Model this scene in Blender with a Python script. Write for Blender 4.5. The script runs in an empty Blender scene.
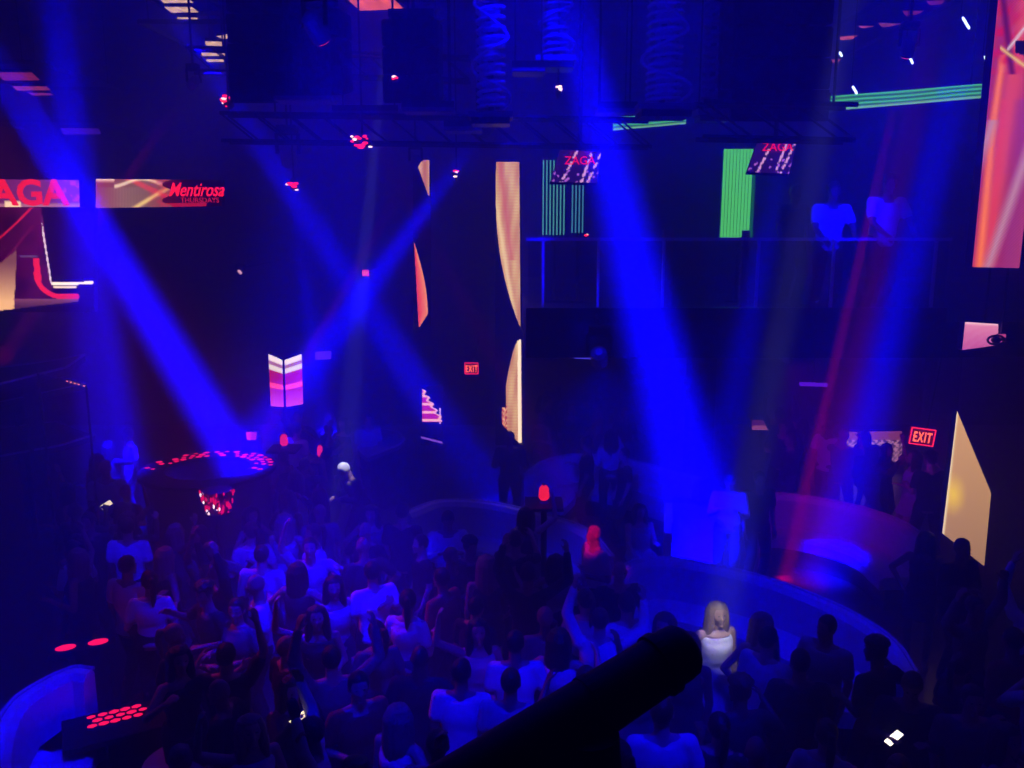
import bpy, bmesh, math, random
from math import sin, cos, pi, radians as R, exp
from mathutils import Vector as V, Matrix as M, Quaternion
random.seed(7)
sc = bpy.context.scene
COL = sc.collection
# ------------------------------------------------------------------ camera
F = 880.0; TH = R(11.0); CAM = V((0, 0, 5.35))
cd = bpy.data.cameras.new('camera'); cam = bpy.data.objects.new('camera', cd); COL.objects.link(cam)
cd.sensor_width = 36; cd.lens = 36*F/1024; cd.clip_start = 0.05; cd.clip_end = 200
cam.location = CAM; cam.rotation_euler = (R(90)-TH, 0, 0)
sc.camera = cam
def ray(px, py):
    x = (px-512)/F; y = (384-py)/F
    return V((x, cos(TH)+y*sin(TH), -sin(TH)+y*cos(TH)))
def at(px, py, Y):
    d = ray(px, py); return CAM + d*(Y/d.y)
def gp(px, py, z):
    d = ray(px, py); return CAM + d*((z-CAM.z)/d.z)
# ------------------------------------------------------------------ world haze, exposure
HZ = 0.055
w = bpy.data.worlds.new('club_haze'); sc.world = w; w.use_nodes = True
nt = w.node_tree; nt.nodes.clear()
wo = nt.nodes.new('ShaderNodeOutputWorld')
vs = nt.nodes.new('ShaderNodeVolumeScatter'); vs.inputs['Density'].default_value = HZ; vs.inputs['Anisotropy'].default_value = 0.0
vs.inputs['Color'].default_value = (1, 1, 1, 1)
bg = nt.nodes.new('ShaderNodeBackground'); bg.inputs[0].default_value = (0, 0, 0, 1)
nt.links.new(vs.outputs[0], wo.inputs['Volume']); nt.links.new(bg.outputs[0], wo.inputs['Surface'])
sc.view_settings.view_transform = 'Standard'; sc.view_settings.look = 'None'
sc.view_settings.exposure = 0.0; sc.view_settings.gamma = 1.0; sc.view_settings.use_curve_mapping = False
cy = sc.cycles
cy.max_bounces = 3; cy.diffuse_bounces = 2; cy.glossy_bounces = 2; cy.transmission_bounces = 3; cy.transparent_max_bounces = 8; cy.volume_bounces = 0
cy.use_denoising = True; cy.caustics_reflective = False; cy.caustics_refractive = False
cy.sample_clamp_indirect = 2.0; cy.light_sampling_threshold = 0.002
BLUE = (0.0006, 0.0, 1.0); RED = (1.0, 0.0, 0.16)
FIXTURES = []
def beam(src, dst, power, ang, col=BLUE, rad=0.12, blend=1.0, falloff='Linear', kind=None):
    """a collimated club beam: spot lamp, narrow cone, strength that hardly drops with distance"""
    l = bpy.data.lights.new('beam_lamp', 'SPOT'); l.energy = 1.0; l.color = col
    l.spot_size = R(ang); l.spot_blend = blend; l.shadow_soft_size = rad
    l.use_nodes = True; n = l.node_tree; e = n.nodes['Emission']
    fo = n.nodes.new('ShaderNodeLightFalloff'); fo.inputs['Strength'].default_value = power/12
    n.links.new(fo.outputs[falloff], e.inputs['Strength'])
    o = bpy.data.objects.new('beam_lamp', l); COL.objects.link(o)
    o.location = src; d = (V(dst)-V(src)).normalized()
    o.rotation_mode = 'QUATERNION'; o.rotation_quaternion = d.to_track_quat('-Z', 'Y')
    FIXTURES.append((o, V(src), d, rad, kind)); return o
def wash(loc, rot, sx, sy, power, col, spread=180):  # area light without a fixture, added as ambient fill
    l = bpy.data.lights.new('fill_light', 'AREA'); l.shape = 'RECTANGLE'; l.size = sx; l.size_y = sy
    l.energy = power; l.color = col; l.spread = R(spread)
    o = bpy.data.objects.new('fill_light', l); COL.objects.link(o); o.location = loc; o.rotation_euler = rot
    return o
GB = 420.0
beam(at(45, -70, 11.0), at(128, 560, 15.0), 1300*GB, 8.5, rad=0.18)      # B1
beam(at(-22, 32, 9.5), at(262, 500, 15.0), 5600*GB, 5.8, rad=0.2)     # B2
beam(at(160, -8, 12.5), at(480, 480, 16.0), 2200*GB, 6.8, rad=0.14)      # B3
beam(at(478, 136, 10.5), at(250, 450, 15.5), 1700*GB, 8, rad=0.09)   # B4
beam(at(290, 168, 12.5), at(330, 480, 17.0), 750*GB, 5, rad=0.10)     # B5
beam(at(556, -50, 8.0), at(695, 505, 11.6), 2100*GB, 9.5, rad=0.2)    # B6
beam(at(985, -30, 8.4), at(835, 545, 12.0), 1250*GB, 6.5, rad=0.18)    # B7
beam(at(790, 120, 9.0), at(712, 500, 12.0), 300*GB, 9, rad=0.10)      # B8
beam(at(905, 62, 9.3), at(780, 600, 12.5), 480*GB, 2.0, col=RED, rad=0.05)  # R1
beam(at(945, -15, 9.0), at(800, 590, 12.3), 60*GB, 6.0, col=RED, rad=0.15)  # R1 wide
beam(at(190, 88, 12.0), at(105, 210, 15.0), 110*GB, 2.2, col=RED, rad=0.06)    # R2
beam(at(412, 168, 12.0), at(300, 370, 17.0), 110*GB, 2.2, col=RED, rad=0.07)   # R3
# added fill: wide blue spot on the crowd, large area lights overhead
beam(at(330, -60, 6.5), gp(315, 640, 0.5), 56*GB, 34, rad=0.25)
wash((0.5, 7.5, 8.8), (0, 0, 0), 9, 8, 230, BLUE)
wash((0, 15.5, 9.0), (0, 0, 0), 14, 4, 270, BLUE)
wash((0.5, 4.5, 5.6), (R(118), 0, 0), 5, .4, 30, BLUE, 70)  # up-light added to bring out the dark rig
WHITE = (1.0, 0.95, 1.0)
beam(at(90, -120, 5.0), gp(30, 740, .5), 30*GB, 18, rad=.1)                       # added spot to brighten the bottom left sofa
beam((2.2, 3.5, 8.0), gp(640, 690, 1.4), 22*GB, 22, rad=.1)                     # added to lift the crowd right of centre
beam((3.5, 5.0, 8.5), gp(780, 610, .8), 26*GB, 26, rad=.1)                      # added spot so the largest sofa reads brighter
beam((-0.5, 3.5, 8.0), gp(420, 700, 1.4), 20*GB, 20, rad=.1)                    # added to lift the bottom centre crowd
beam((-2.5, 5.0, 8.6), gp(130, 545, 1.4), 26*GB, 11, rad=.1)                    # added to lift the far left group
beam((3.0, 6.0, 7.6), (4.3, 11.5, 5.3), 40*GB, 14, rad=.1)                      # added spot to light the mezzanine pair's shirts
beam((0.0, 8.0, 8.8), gp(560, 500, .8), 38*GB, 34, rad=.1)                      # added wide spot to brighten the back sofas
beam((-1.4, 10.9, 8.0), (-2.52, 12.73, 1.62), 24*GB, 4.2, col=WHITE, rad=.04)       # white cap
beam((1.6, 3.5, 8.4), gp(716, 642, 1.25), 17*GB, 3.6, col=WHITE, rad=.04)       # strappy dress
beam((-1.2, 6.0, 6.4), gp(592, 538, 1.58), 14*GB, 3.8, col=(1, 0, .1), rad=.04)   # red head
beam((-7.5, 11.5, 7.6), gp(290, 590, 1.6), 5.5*GB, 26, col=(1, .02, .12), rad=.1)   # red rim light from the left
beam((-1.5, 9.0, 8.8), gp(380, 450, 1.2), 34*GB, 13, rad=.1)                    # added spot to bring out the angular counter
beam((3.7, 11.6, 3.4), gp(860, 470, 1.3), 1.6*GB, 75, col=(.51, 0, 1), rad=.05)       # under the mezzanine
beam(at(600, 364, 10.7), gp(612, 478, .7), 12*GB, 46, rad=.08)                  # added lamp to make the back curved sofa visible
# ------------------------------------------------------------------ materials
MC = {}
def mat(name, col, rough=0.6, metal=0.0, emit=None, es=1.0, bump=0, bscale=20, spec=0.5, sheen=0, var=0.0, coat=0):
    if name in MC: return MC[name]
    m = bpy.data.materials.new(name); m.use_nodes = True; n = m.node_tree.nodes; L = m.node_tree.links
    b = n['Principled BSDF']; b.inputs['Base Color'].default_value = (*col, 1)
    b.inputs['Roughness'].default_value = rough; b.inputs['Metallic'].default_value = metal
    b.inputs['Specular IOR Level'].default_value = spec
    if coat: b.inputs['Coat Weight'].default_value = coat
    if emit: b.inputs['Emission Color'].default_value = (*emit, 1); b.inputs['Emission Strength'].default_value = es
    tc = n.new('ShaderNodeTexCoord'); nz = n.new('ShaderNodeTexNoise'); nz.inputs['Scale'].default_value = bscale
    L.new(tc.outputs['Object'], nz.inputs['Vector'])
    if bump:
        bp = n.new('ShaderNodeBump'); bp.inputs['Strength'].default_value = bump; bp.inputs['Distance'].default_value = 0.02
        L.new(nz.outputs['Fac'], bp.inputs['Height']); L.new(bp.outputs[0], b.inputs['Normal'])
    if var:
        mx = n.new('ShaderNodeMix'); mx.data_type = 'RGBA'; mx.inputs['A'].default_value = (*[c*(1-var) for c in col], 1)
        mx.inputs['B'].default_value = (*[min(1, c*(1+var)) for c in col], 1)
        L.new(nz.outputs['Fac'], mx.inputs['Factor']); L.new(mx.outputs['Result'], b.inputs['Base Color'])
    MC[name] = m; return m
def glassmat():
    m = bpy.data.materials.new('railing_glass'); m.use_nodes = True; n = m.node_tree.nodes; L = m.node_tree.links; n.clear()
    o = n.new('ShaderNodeOutputMaterial'); t = n.new('ShaderNodeBsdfTransparent'); g = n.new('ShaderNodeBsdfGlossy')
    t.inputs[0].default_value = (0.88, 0.9, 0.92, 1); g.inputs['Roughness'].default_value = 0.08; mx = n.new('ShaderNodeMixShader'); mx.inputs[0].default_value = 0.07
    L.new(t.outputs[0], mx.inputs[1]); L.new(g.outputs[0], mx.inputs[2]); L.new(mx.outputs[0], o.inputs['Surface']); return m
GLASS = glassmat()
BLACK = mat('black_metal', (0.012, 0.012, 0.014), 0.45, 0.3)
MATTE = mat('black_paint', (0.01, 0.01, 0.011), 0.8, bump=0.1)
STEEL = mat('brushed_steel', (0.45, 0.45, 0.48), 0.3, 0.9)
GREYM = mat('grey_housing', (0.2, 0.2, 0.22), 0.5, 0.2)
CONC = mat('dark_plaster', (0.03, 0.03, 0.034), 0.85, bump=0.3, bscale=4, var=0.3)
FLOORM = mat('polished_dark_floor', (0.025, 0.02, 0.024), 0.3, bump=0.05, bscale=3, var=0.4)
CEILM = mat('black_ceiling', (0.012, 0.012, 0.014), 0.9, bump=0.3, bscale=2)
LEATHER = mat('pale_leather', (0.62, 0.6, 0.62), 0.4, bump=0.15, bscale=18, var=0.1)
DLEATHER = mat('dark_leather', (0.1, 0.09, 0.1), 0.4, bump=0.15, bscale=18)
WOOD = mat('dark_wood', (0.05, 0.025, 0.018), 0.4, bump=0.1, var=0.4)
BRONZE = mat('bronze_panel', (0.6, 0.35, 0.3), 0.4, 0.4, bump=0.1, var=0.2)
def lin(c): return tuple(((v/255+0.055)/1.055)**2.4 if v > 10 else v/255/12.92 for v in c)
# ------------------------------------------------------------------ mesh helpers
def link(name, me, parent=None):
    o = bpy.data.objects.new(name, me); COL.objects.link(o)
    if parent: o.parent = parent
    return o
def tag(o, label=None, cat=None, group=None, kind=None):
    if label: o['label'] = label
    if cat: o['category'] = cat
    if group: o['group'] = group
    if kind: o['kind'] = kind
    return o
def empty(name, loc, label, cat, group=None, rz=0):
    o = bpy.data.objects.new(name, None); COL.objects.link(o); o.location = loc; o.rotation_euler = (0, 0, rz)
    o.empty_display_size = 0.2
    return tag(o, label, cat, group)
def fin(bm, name, m, parent=None, smooth=False, world=False):
    """bm is in world coords when world=True, and gets moved to the parent's space"""
    bmesh.ops.recalc_face_normals(bm, faces=bm.faces)
    if world and parent: bm.transform((M.Translation(parent.location) @ parent.rotation_euler.to_matrix().to_4x4()).inverted())
    me = bpy.data.meshes.new(name); bm.to_mesh(me); bm.free()
    for mm in (m if isinstance(m, (list, tuple)) else [m]): me.materials.append(mm)
    if smooth:
        for p in me.polygons: p.use_smooth = True
    return link(name, me, parent)
def box(bm, c, s, rot=None, bev=0):
    mx = M.Translation(V(c)) @ (rot.to_4x4() if rot else M.Identity(4)) @ M.Diagonal((s[0], s[1], s[2], 1))
    r = bmesh.ops.create_cube(bm, size=1, matrix=mx)
    if bev:
        es = list({e for v in r['verts'] for e in v.link_edges})
        bmesh.ops.bevel(bm, geom=es, offset=bev, segments=2, affect='EDGES', profile=0.5)
def frame(d):
    d = V(d).normalized(); u = V((0, 0, 1)) if abs(d.z) < 0.95 else V((1, 0, 0))
    x = u.cross(d).normalized(); return x, d.cross(x)
def cap(bm, p0, p1, r0, r1, seg=10, h=4):
    """tapered capsule"""
    p0 = V(p0); p1 = V(p1); d = p1-p0; L = d.length
    d = d.normalized() if L > 1e-6 else V((0, 0, 1)); x, y = frame(d)
    st = [(-sin(a)*r0, cos(a)*r0, p0) for a in [pi/2*(1-i/h) for i in range(h+1)]] + [(sin(a)*r1, cos(a)*r1, p1) for a in [pi/2*i/h for i in range(h+1)]]
    rings = []
    for off, r, p in st:
        if r < 1e-5: rings.append([bm.verts.new(p+d*off)])
        else: rings.append([bm.verts.new(p+d*off+(x*cos(t)+y*sin(t))*r) for t in [2*pi*k/seg for k in range(seg)]])
    skin(bm, rings)
def skin(bm, rings):
    for a, b in zip(rings, rings[1:]):
        n = max(len(a), len(b))
        for k in range(n):
            f = [a[k % len(a)], a[(k+1) % len(a)], b[(k+1) % len(b)], b[k % len(b)]]
            g = []
            for v in f:
                if v not in g: g.append(v)
            if len(g) > 2:
                try: bm.faces.new(g)
                except ValueError: pass
def loft(bm, secs, seg=16, ex=2.0):
    """closed loft: secs = (centre, half x, half y)"""
    rings = []
    for c, a, b in secs:
        rg = []
        for k in range(seg):
            t = 2*pi*k/seg; cc = cos(t); ss = sin(t)
            rg.append(bm.verts.new(V(c)+V((a*math.copysign(abs(cc)**(2/ex), cc), b*math.copysign(abs(ss)**(2/ex), ss), 0))))
        rings.append(rg)
    skin(bm, rings); bm.faces.new(rings[0]); bm.faces.new(rings[-1])
def tube(bm, pts, r, seg=6, closed=False):
    pts = [V(p) for p in pts]; rings = []; n = len(pts); px = None
    for i, p in enumerate(pts):
        d = (pts[(i+1) % n]-pts[i-1]) if (closed or 0 < i < n-1) else (pts[1]-pts[0] if i == 0 else pts[-1]-pts[-2])
        d.normalize()
        if px is None: px = frame(d)[0]
        x = (px-d*px.dot(d)).normalized(); px = x; y = d.cross(x)
        rr = r[i] if isinstance(r, (list, tuple)) else r
        rings.append([bm.verts.new(p+(x*cos(2*pi*k/seg)+y*sin(2*pi*k/seg))*rr) for k in range(seg)])
    if closed: skin(bm, rings+[rings[0]])
    else:
        skin(bm, rings); bm.faces.new(rings[0]); bm.faces.new(rings[-1])
def prism(bm, poly, z0, z1):
    a = [bm.verts.new((p[0], p[1], z0)) for p in poly]; b = [bm.verts.new((p[0], p[1], z1)) for p in poly]
    bm.faces.new(a); bm.faces.new(b); n = len(a)
    for k in range(n): bm.faces.new([a[k], a[(k+1) % n], b[(k+1) % n], b[k]])
def ell(bm, c, r, rot=None, u=12, v=8):
    mx = M.Translation(V(c)) @ (rot.to_4x4() if rot else M.Identity(4)) @ M.Diagonal((r[0], r[1], r[2], 1))
    return bmesh.ops.create_uvsphere(bm, u_segments=u, v_segments=v, radius=1, matrix=mx)['verts']
def evalmesh(bm, name, mods):
    """run bm through modifiers, return a baked mesh"""
    bmesh.ops.recalc_face_normals(bm, faces=bm.faces)
    me = bpy.data.meshes.new('t'); bm.to_mesh(me); bm.free()
    o = bpy.data.objects.new('t', me); COL.objects.link(o)
    for k, kw in mods:
        md = o.modifiers.new(k, k)
        for a, b in kw.items(): setattr(md, a, b)
    dg = bpy.context.evaluated_depsgraph_get(); dg.update()
    r = bpy.data.meshes.new_from_object(o.evaluated_get(dg)); r.name = name
    bpy.data.objects.remove(o); bpy.data.meshes.remove(me)
    r.materials.clear()
    for p in r.polygons: p.use_smooth = True
    return r
def nz(x, y, s=1.0):
    return (sin(x*1.7*s+1.3*sin(y*2.1*s))+sin(y*2.3*s+1.7*sin(x*1.1*s+.5))+sin((x+y)*3.1*s))/3
# ------------------------------------------------------------------ the setting
def struct(name, bm, m):
    o = fin(bm, name, m); o['kind'] = 'structure'; return o
b = bmesh.new(); box(b, (0, 10.5, -0.1), (34, 29, 0.2)); struct('floor', b, FLOORM)
b = bmesh.new(); box(b, (0, 10.5, 9.9), (34, 29, 0.2)); struct('ceiling', b, CEILM)
b = bmesh.new(); box(b, (0, 22.1, 4.9), (34, 0.2, 9.795)); struct('wall_back', b, CONC)
b = bmesh.new(); box(b, (-15.1, 9.3, 4.9), (0.2, 25.4, 9.795)); struct('wall_left', b, CONC)
b = bmesh.new(); box(b, (15.1, 9.3, 4.9), (0.2, 25.4, 9.795)); struct('wall_right', b, CONC)
# mezzanine opposite
MZ = 4.0; mx0 = at(526, 300, 11).x; mx1 = at(948, 300, 11).x
b = bmesh.new(); prism(b, [(mx0, 11), (mx1, 11), (14.99, 11.9), (14.99, 21.99), (mx0, 21.99)], MZ-0.45, MZ)
struct('mezzanine_floor', b, CONC)
b = bmesh.new(); box(b, ((mx0+mx1)/2, 11.06, MZ+0.09), (mx1-mx0, 0.12, 0.18)); struct('trim_1', b, BLACK)
b = bmesh.new()
for px in (700, 940): p = at(px, 400, 17.5); box(b, (p.x, 17.5, 1.77), (0.5, 0.5, 3.54))
struct('trim_2', b, CONC)
b = bmesh.new(); box(b, ((mx0+12)/2, 19.0, 5.9), (12-mx0, 0.2, 3.79)); struct('wall_mezzanine', b, CONC)
# left gallery: stepped raised floors with a curved front
def arcpts(c, r, a0, a1, n): return [(c[0]+r*cos(R(a0+(a1-a0)*i/n)), c[1]+r*sin(R(a0+(a1-a0)*i/n))) for i in range(n+1)]
# ------------------------------------------------------------------ glass railing of the mezzanine
RAILM = mat('satin_rail', (.75, .75, .8), .45, .2)
rl = empty('glass_railing', (mx0, 11.06, MZ+0.18), 'long clear glass railing with slim steel rail along the mezzanine edge', 'railing')
posts = [at(x, 280, 11.06).x for x in (543, 598, 663, 757, 832, 933)]
b = bmesh.new(); box(b, ((mx0+mx1)/2, 11.06, 5.03), (mx1-mx0, 0.05, 0.04)); fin(b, 'top_rail', RAILM, rl, world=True)
for x in posts:
    b = bmesh.new(); box(b, (x, 11.06, MZ+0.18+0.42), (0.03, 0.05, 0.83)); fin(b, 'post', RAILM, rl, world=True)
xs = [mx0]+posts+[mx1]
for a_, c_ in zip(xs, xs[1:]):
    if c_-a_ < 0.15: continue
    b = bmesh.new(); box(b, ((a_+c_)/2, 11.06, MZ+0.6), (c_-a_-0.05, 0.014, 0.8)); fin(b, 'glass_pane', GLASS, rl, world=True)
for (px0, px1, y0, y1, lab) in ((665, 678, 230, 298, 'bronze upright panel between glass panes, left of the two on the railing'), (745, 756, 231, 303, 'bronze upright panel between glass panes, right of the two on the railing')):
    p0 = at(px0, y1, 10.9); p1 = at(px1, y0, 10.9)
    b = bmesh.new(); box(b, ((p0.x+p1.x)/2, 11.2, (4.0+p1.z)/2), (p1.x-p0.x, 0.06, p1.z-4.0), bev=0.008)
    for k in range(3): box(b, (p0.x+(k+.5)*(p1.x-p0.x)/3, 11.16, (4.02+p1.z)/2), (0.025, 0.02, p1.z-4.04))
    tag(fin(b, 'upright_panel', BRONZE), lab, 'panel', None)
# ------------------------------------------------------------------ LED screens
def ledmat(name, col=None, grid=0.0):
    if name in MC: return MC[name]
    m = bpy.data.materials.new(name); m.use_nodes = True; n = m.node_tree.nodes; L = m.node_tree.links; n.clear()
    o = n.new('ShaderNodeOutputMaterial'); e = n.new('ShaderNodeEmission'); a = n.new('ShaderNodeAttribute'); a.attribute_name = 'img'
    at_ = n.new('ShaderNodeAttribute'); at_.attribute_name = 'pw'
    L.new(a.outputs['Color'], e.inputs['Color']); L.new(at_.outputs['Fac'], e.inputs['Strength']); L.new(e.outputs[0], o.inputs['Surface'])
    m.cycles.emission_sampling = 'NONE'
    MC[name] = m; return m
LED = ledmat('led_display')
def screen(name, corners, fn, nu, nv, label, cat='screen', group=None, pow_=1.0, thick=0.12, root=None, part='display', case=True):
    """corners: tl,tr,br,bl world points; fn(px,py,u,v) -> sRGB 0..255 (the picture shown)"""
    tl, tr, br, bl = [V(c) for c in corners]
    nrm = (tr-tl).cross(bl-tl).normalized()
    if nrm.dot(CAM-tl) < 0: nrm = -nrm
    cen = (tl+tr+br+bl)/4
    own = root is None
    if own: root = empty(name, bl+(-nrm*thick), label, cat, group)
    me = bpy.data.meshes.new(part); vs_ = []; cs = []
    for j in range(nv+1):
        for i in range(nu+1):
            u = i/nu; v = j/nv; p = (tl*(1-u)+tr*u)*(1-v)+(bl*(1-u)+br*u)*v
            vs_.append(p-root.location+nrm*0.004)
            q = p-CAM; dz = q.y*cos(TH)-q.z*sin(TH); py = 384-F*(q.y*sin(TH)+q.z*cos(TH))/dz; px = 512+F*q.x/dz
            cs.append(lin(tuple(max(0, min(255, c)) for c in fn(px, py, u, v))))
    fs = [(j*(nu+1)+i, j*(nu+1)+i+1, (j+1)*(nu+1)+i+1, (j+1)*(nu+1)+i) for j in range(nv) for i in range(nu)]
    me.from_pydata([tuple(v) for v in vs_], [], fs)
    at_ = me.color_attributes.new('img', 'FLOAT_COLOR', 'POINT'); at_.data.foreach_set('color', [x for c in cs for x in (*c, 1)])
    pw = me.attributes.new('pw', 'FLOAT', 'POINT'); s = pow_*exp(HZ*(cen-CAM).length)*1.25; pw.data.foreach_set('value', [s]*len(cs))
    me.materials.append(LED); d = link(part, me, root)
    if case:
        b = bmesh.new(); a_ = [b.verts.new(p-root.location) for p in (tl, tr, br, bl)]; c_ = [b.verts.new(p-root.location-nrm*thick) for p in (tl, tr, br, bl)]
        b.faces.new(a_); b.faces.new(c_)
        for k in range(4): b.faces.new([a_[k], a_[(k+1) % 4], c_[(k+1) % 4], c_[k]])
        fin(b, 'housing', MATTE, root)
    return root
def text(s, loc, size, m, parent, shear=0.0, off=0.0, rot=(R(90), 0, 0), sx=1.0, name='lettering', align='CENTER', extr=0.004, spc=1.0):
    c = bpy.data.curves.new('t', 'FONT'); c.body = s; c.size = size; c.align_x = align; c.shear = shear; c.offset = off; c.extrude = extr; c.space_character = spc; c.resolution_u = 3
    o = bpy.data.objects.new('t', c); COL.objects.link(o); dg = bpy.context.evaluated_depsgraph_get(); dg.update()
    me = bpy.data.meshes.new_from_object(o.evaluated_get(dg)); bpy.data.objects.remove(o); bpy.data.curves.remove(c)
    me.materials.clear(); me.materials.append(m); me.name = name
    q = link(name, me, parent); q.location = V(loc)-parent.location; q.rotation_euler = rot; q.scale = (sx, 1, 1); return q
def emis(name, c, es, Yd=12):
    if name in MC: return MC[name]
    m = bpy.data.materials.new(name); m.use_nodes = True; n = m.node_tree.nodes; n.clear()
    o = n.new('ShaderNodeOutputMaterial'); e = n.new('ShaderNodeEmission'); e.inputs[0].default_value = (*lin(c), 1); e.inputs[1].default_value = es*exp(HZ*Yd)*1.15
    m.node_tree.links.new(e.outputs[0], o.inputs[0]); m.cycles.emission_sampling = 'NONE'; MC[name] = m; return m
def mixc(a, b, t): t = max(0, min(1, t)); return tuple(x+(y-x)*t for x, y in zip(a, b))
GOLD = (222, 172, 112); DKR = (120, 20, 45)
# ribbon screen, upper left (two lengths)
def f_rib1(px, py, u, v):
    c = mixc((95, 28, 85), (110, 40, 110), (px)/70)
    if v > .86: c = (150, 90, 110)
    if 5 < px < 20 and v > .75: c = (230, 190, 150)
    if px > 62 and nz(px*.2, py*.2) > .4: c = mixc(c, (200, 50, 60), .6)
    return c
r1 = screen('ribbon_screen', [at(-40, 179, 13), at(79, 180, 13), at(80, 207, 13), at(-40, 207, 13)], f_rib1, 60, 12, 'long purple ribbon screen reading AGA in red letters, upper left', 'screen', 'ribbon screens')
text('ZAGA', at(19, 204.5, 12.96), 0.50, emis('red_letters', (225, 25, 50), 1.1, 13), r1, sx=1.05, off=0.014)
def f_rib2(px, py, u, v):
    if px > 168+6*sin(py*.4): return (150, 15, 35) if v > .88 and px < 206 else mixc((60, 4, 22), (12, 0, 10), (px-170)/25)
    q = (px-96)/74
    c = mixc((135, 45, 60), (112, 72, 66), q*2)
    if v > .3: c = mixc(c, (150, 120, 104), max(0, 1-abs(q-.35)/.45)*(.35+.3*sin(px*2.1)))
    c = mixc((205, 60, 60), c, abs((v-.2)-1.3*(q-.62))/.16)
    c = mixc((240, 205, 170), c, abs(v-.12-.14*sin(q*7.5))/.10) if q > .25 else mixc((240, 190, 170), c, v/.14)
    c = mixc((235, 190, 110), c, abs((v-.55)+1.6*(q-.82))/.14)
    if q > .68: c = mixc(c, (185, 22, 38), .65*min(1, (q-.68)*5)*(.6+.4*nz(px*.3, py*.3)))
    return c
r2 = screen('ribbon_screen', [at(96, 179, 13), at(222, 180, 13), at(222, 206, 13), at(96, 208, 13)], f_rib2, 126, 26,
            'gold and red ribbon screen with Mentirosa Thursdays in red script, upper left', 'screen', 'ribbon screens')
text('Mentirosa', at(196, 196.0, 12.95), 0.27, emis('red_script', (235, 20, 45), 1.3, 13), r2, shear=0.45, off=0.003, sx=0.72)
text('THURSDAYS', at(200, 202.5, 12.95), 0.10, emis('red_small', (190, 20, 40), 1.0, 13), r2, sx=1.0)
# big picture screen under the ribbon
def f_big(px, py, u, v):
    d = lambda x0, y0, x1, y1: abs((px-x0)*(y1-y0)-(py-y0)*(x1-x0))/math.hypot(x1-x0, y1-y0)
    rt = 42+(py-215)*.13 if py > 215 else 40
    base = (0, 0, 0)
    if px < rt+1.0 or (py > 293 and px < 79):
        base = mixc((52, 0, 30), (88, 12, 62), (px-py*.2+40)/60)
        base = mixc(base, (20, 0, 12), max(0, nz(px*.06+1, py*.05))*.8)
    t = abs((px-30)+.9*(py-205)-4+.004*(py-205)**2)
    if py < 242 and t < 2.2: base = mixc((235, 25, 45), base, t/2.2)
    t2 = abs((px-4)+.8*(py-262)); 
    if 225 < py < 268 and t2 < 3: base = mixc((90, 10, 40), base, t2/3)
    # gold fold bottom left
    if px < 17-(py-250)*.05 and py > 250+ (17-px)*.8: base = mixc((110, 60, 60), (225, 165, 110), (py-262)/40)
    # tube curve
    cx, cyy = 66, 278
    if 258 < py < 281 and abs(px-(36+(py-258)*.12)) < 3: base = (215, 25, 40)
    r = math.hypot((px-66)*.85, py-272)
    if px < 78 and py > 272 and abs(math.hypot(max(0, 62-px)*.95, (py-272))-24.5) < 2.3 and py < 299: base = (220, 25, 38)
    if 60 <= px < 79 and 294.5 < py < 298.5: base = (205, 25, 40)
    if py > 298.5 and px < 79 and px > 14: base = mixc((120, 60, 75), (70, 30, 45), (py-298)/8)
    if px > 42 and abs(px-(39+(py-206)*.16)) < .8 and py < 283: base = (220, 190, 200)
    if 255 < py < 257.5 and 20 < px < 37: base = (80, 50, 90)
    if 52 < px < 93 and abs(py-(283.5-(px-75)*.06*(px > 75))) < 1.3: base = (250, 225, 200)
    if 53 < px < 77 and 285.6 < py < 288.5: base = (240, 205, 175)
    edge = 310.5-(px)*.115
    if py > edge: base = (0, 0, 0)
    return base
screen('picture_screen', [at(-30, 207.5, 13.02), at(94, 207.5, 13.02), at(94, 312, 13.02), at(-30, 312, 13.02)], f_big, 124, 105, 'large maroon picture screen with glowing red curve, hung below the ribbon screen', 'screen')
# LED columns
def f_colB(px, py, u, v):
    L_ = 496; Rr = 519.5+(py-163)*.006
    c = mixc(GOLD, (190, 120, 80), .5+.5*nz(px*.25, py*.04))
    c = mixc(c, (190, 70, 70), max(0, 1-abs(px-500-(py-163)*.12)/5)*.6 if py < 260 else 0)
    c = mixc(c, (250, 215, 150), max(0, 1-abs(px-(505+(py-260)*.16))/4)*.8)
    c = tuple(x*(.9+.1*sin(py*2.1)) for x in c)
    if py < 327:
        lb = 496 if py < 200 else 496+24*((py-200)/127)**2.1
        return c if lb < px < Rr and py < 327 else (0, 0, 0)
    if py < 340: return (0, 0, 0)
    lb = 519-13*min(1, ((py-340)/45))**.6
    if py > 408: lb = min(lb, 502)+max(0, (py-424))*.9
    if py > 404 and px < 507: c = (150, 40, 35) if nz(px*.9, py*.5) > -.1 else (225, 160, 110)
    if px > 519-1.2: c = (250, 215, 175)
    return c if lb < px < Rr+.6 and py < 443 else (0, 0, 0)
screen('column_screen', [at(495, 162, 14.6), at(521.5, 162, 14.6), at(523.5, 445, 14.6), at(495.5, 445, 14.6)], f_colB, 54, 283, 'tall narrow column screen showing curved gold blades, centre', 'screen', pow_=.95)
def f_colA(px, py, u, v):
    if py < 196:
        if 416+(py-161)*.36 < px < 429.5: return mixc((235, 190, 120), (150, 80, 50), 1-abs(px-425)/9)
        return (0, 0, 0)
    if 243 < py < 327:
        t = (py-243)/84; rb = 414.5+13.2*sin(min(1, t*1.2)*pi*.5) if t < .85 else 427.4-8*((t-.85)/.15); lb = 414.2+t*4.5
        if lb < px < rb: return mixc((200, 45, 45), (220, 130, 80), (px-lb)/(rb-lb)*.9+.3*nz(px, py*.2)*.5)
    return (0, 0, 0)
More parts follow.
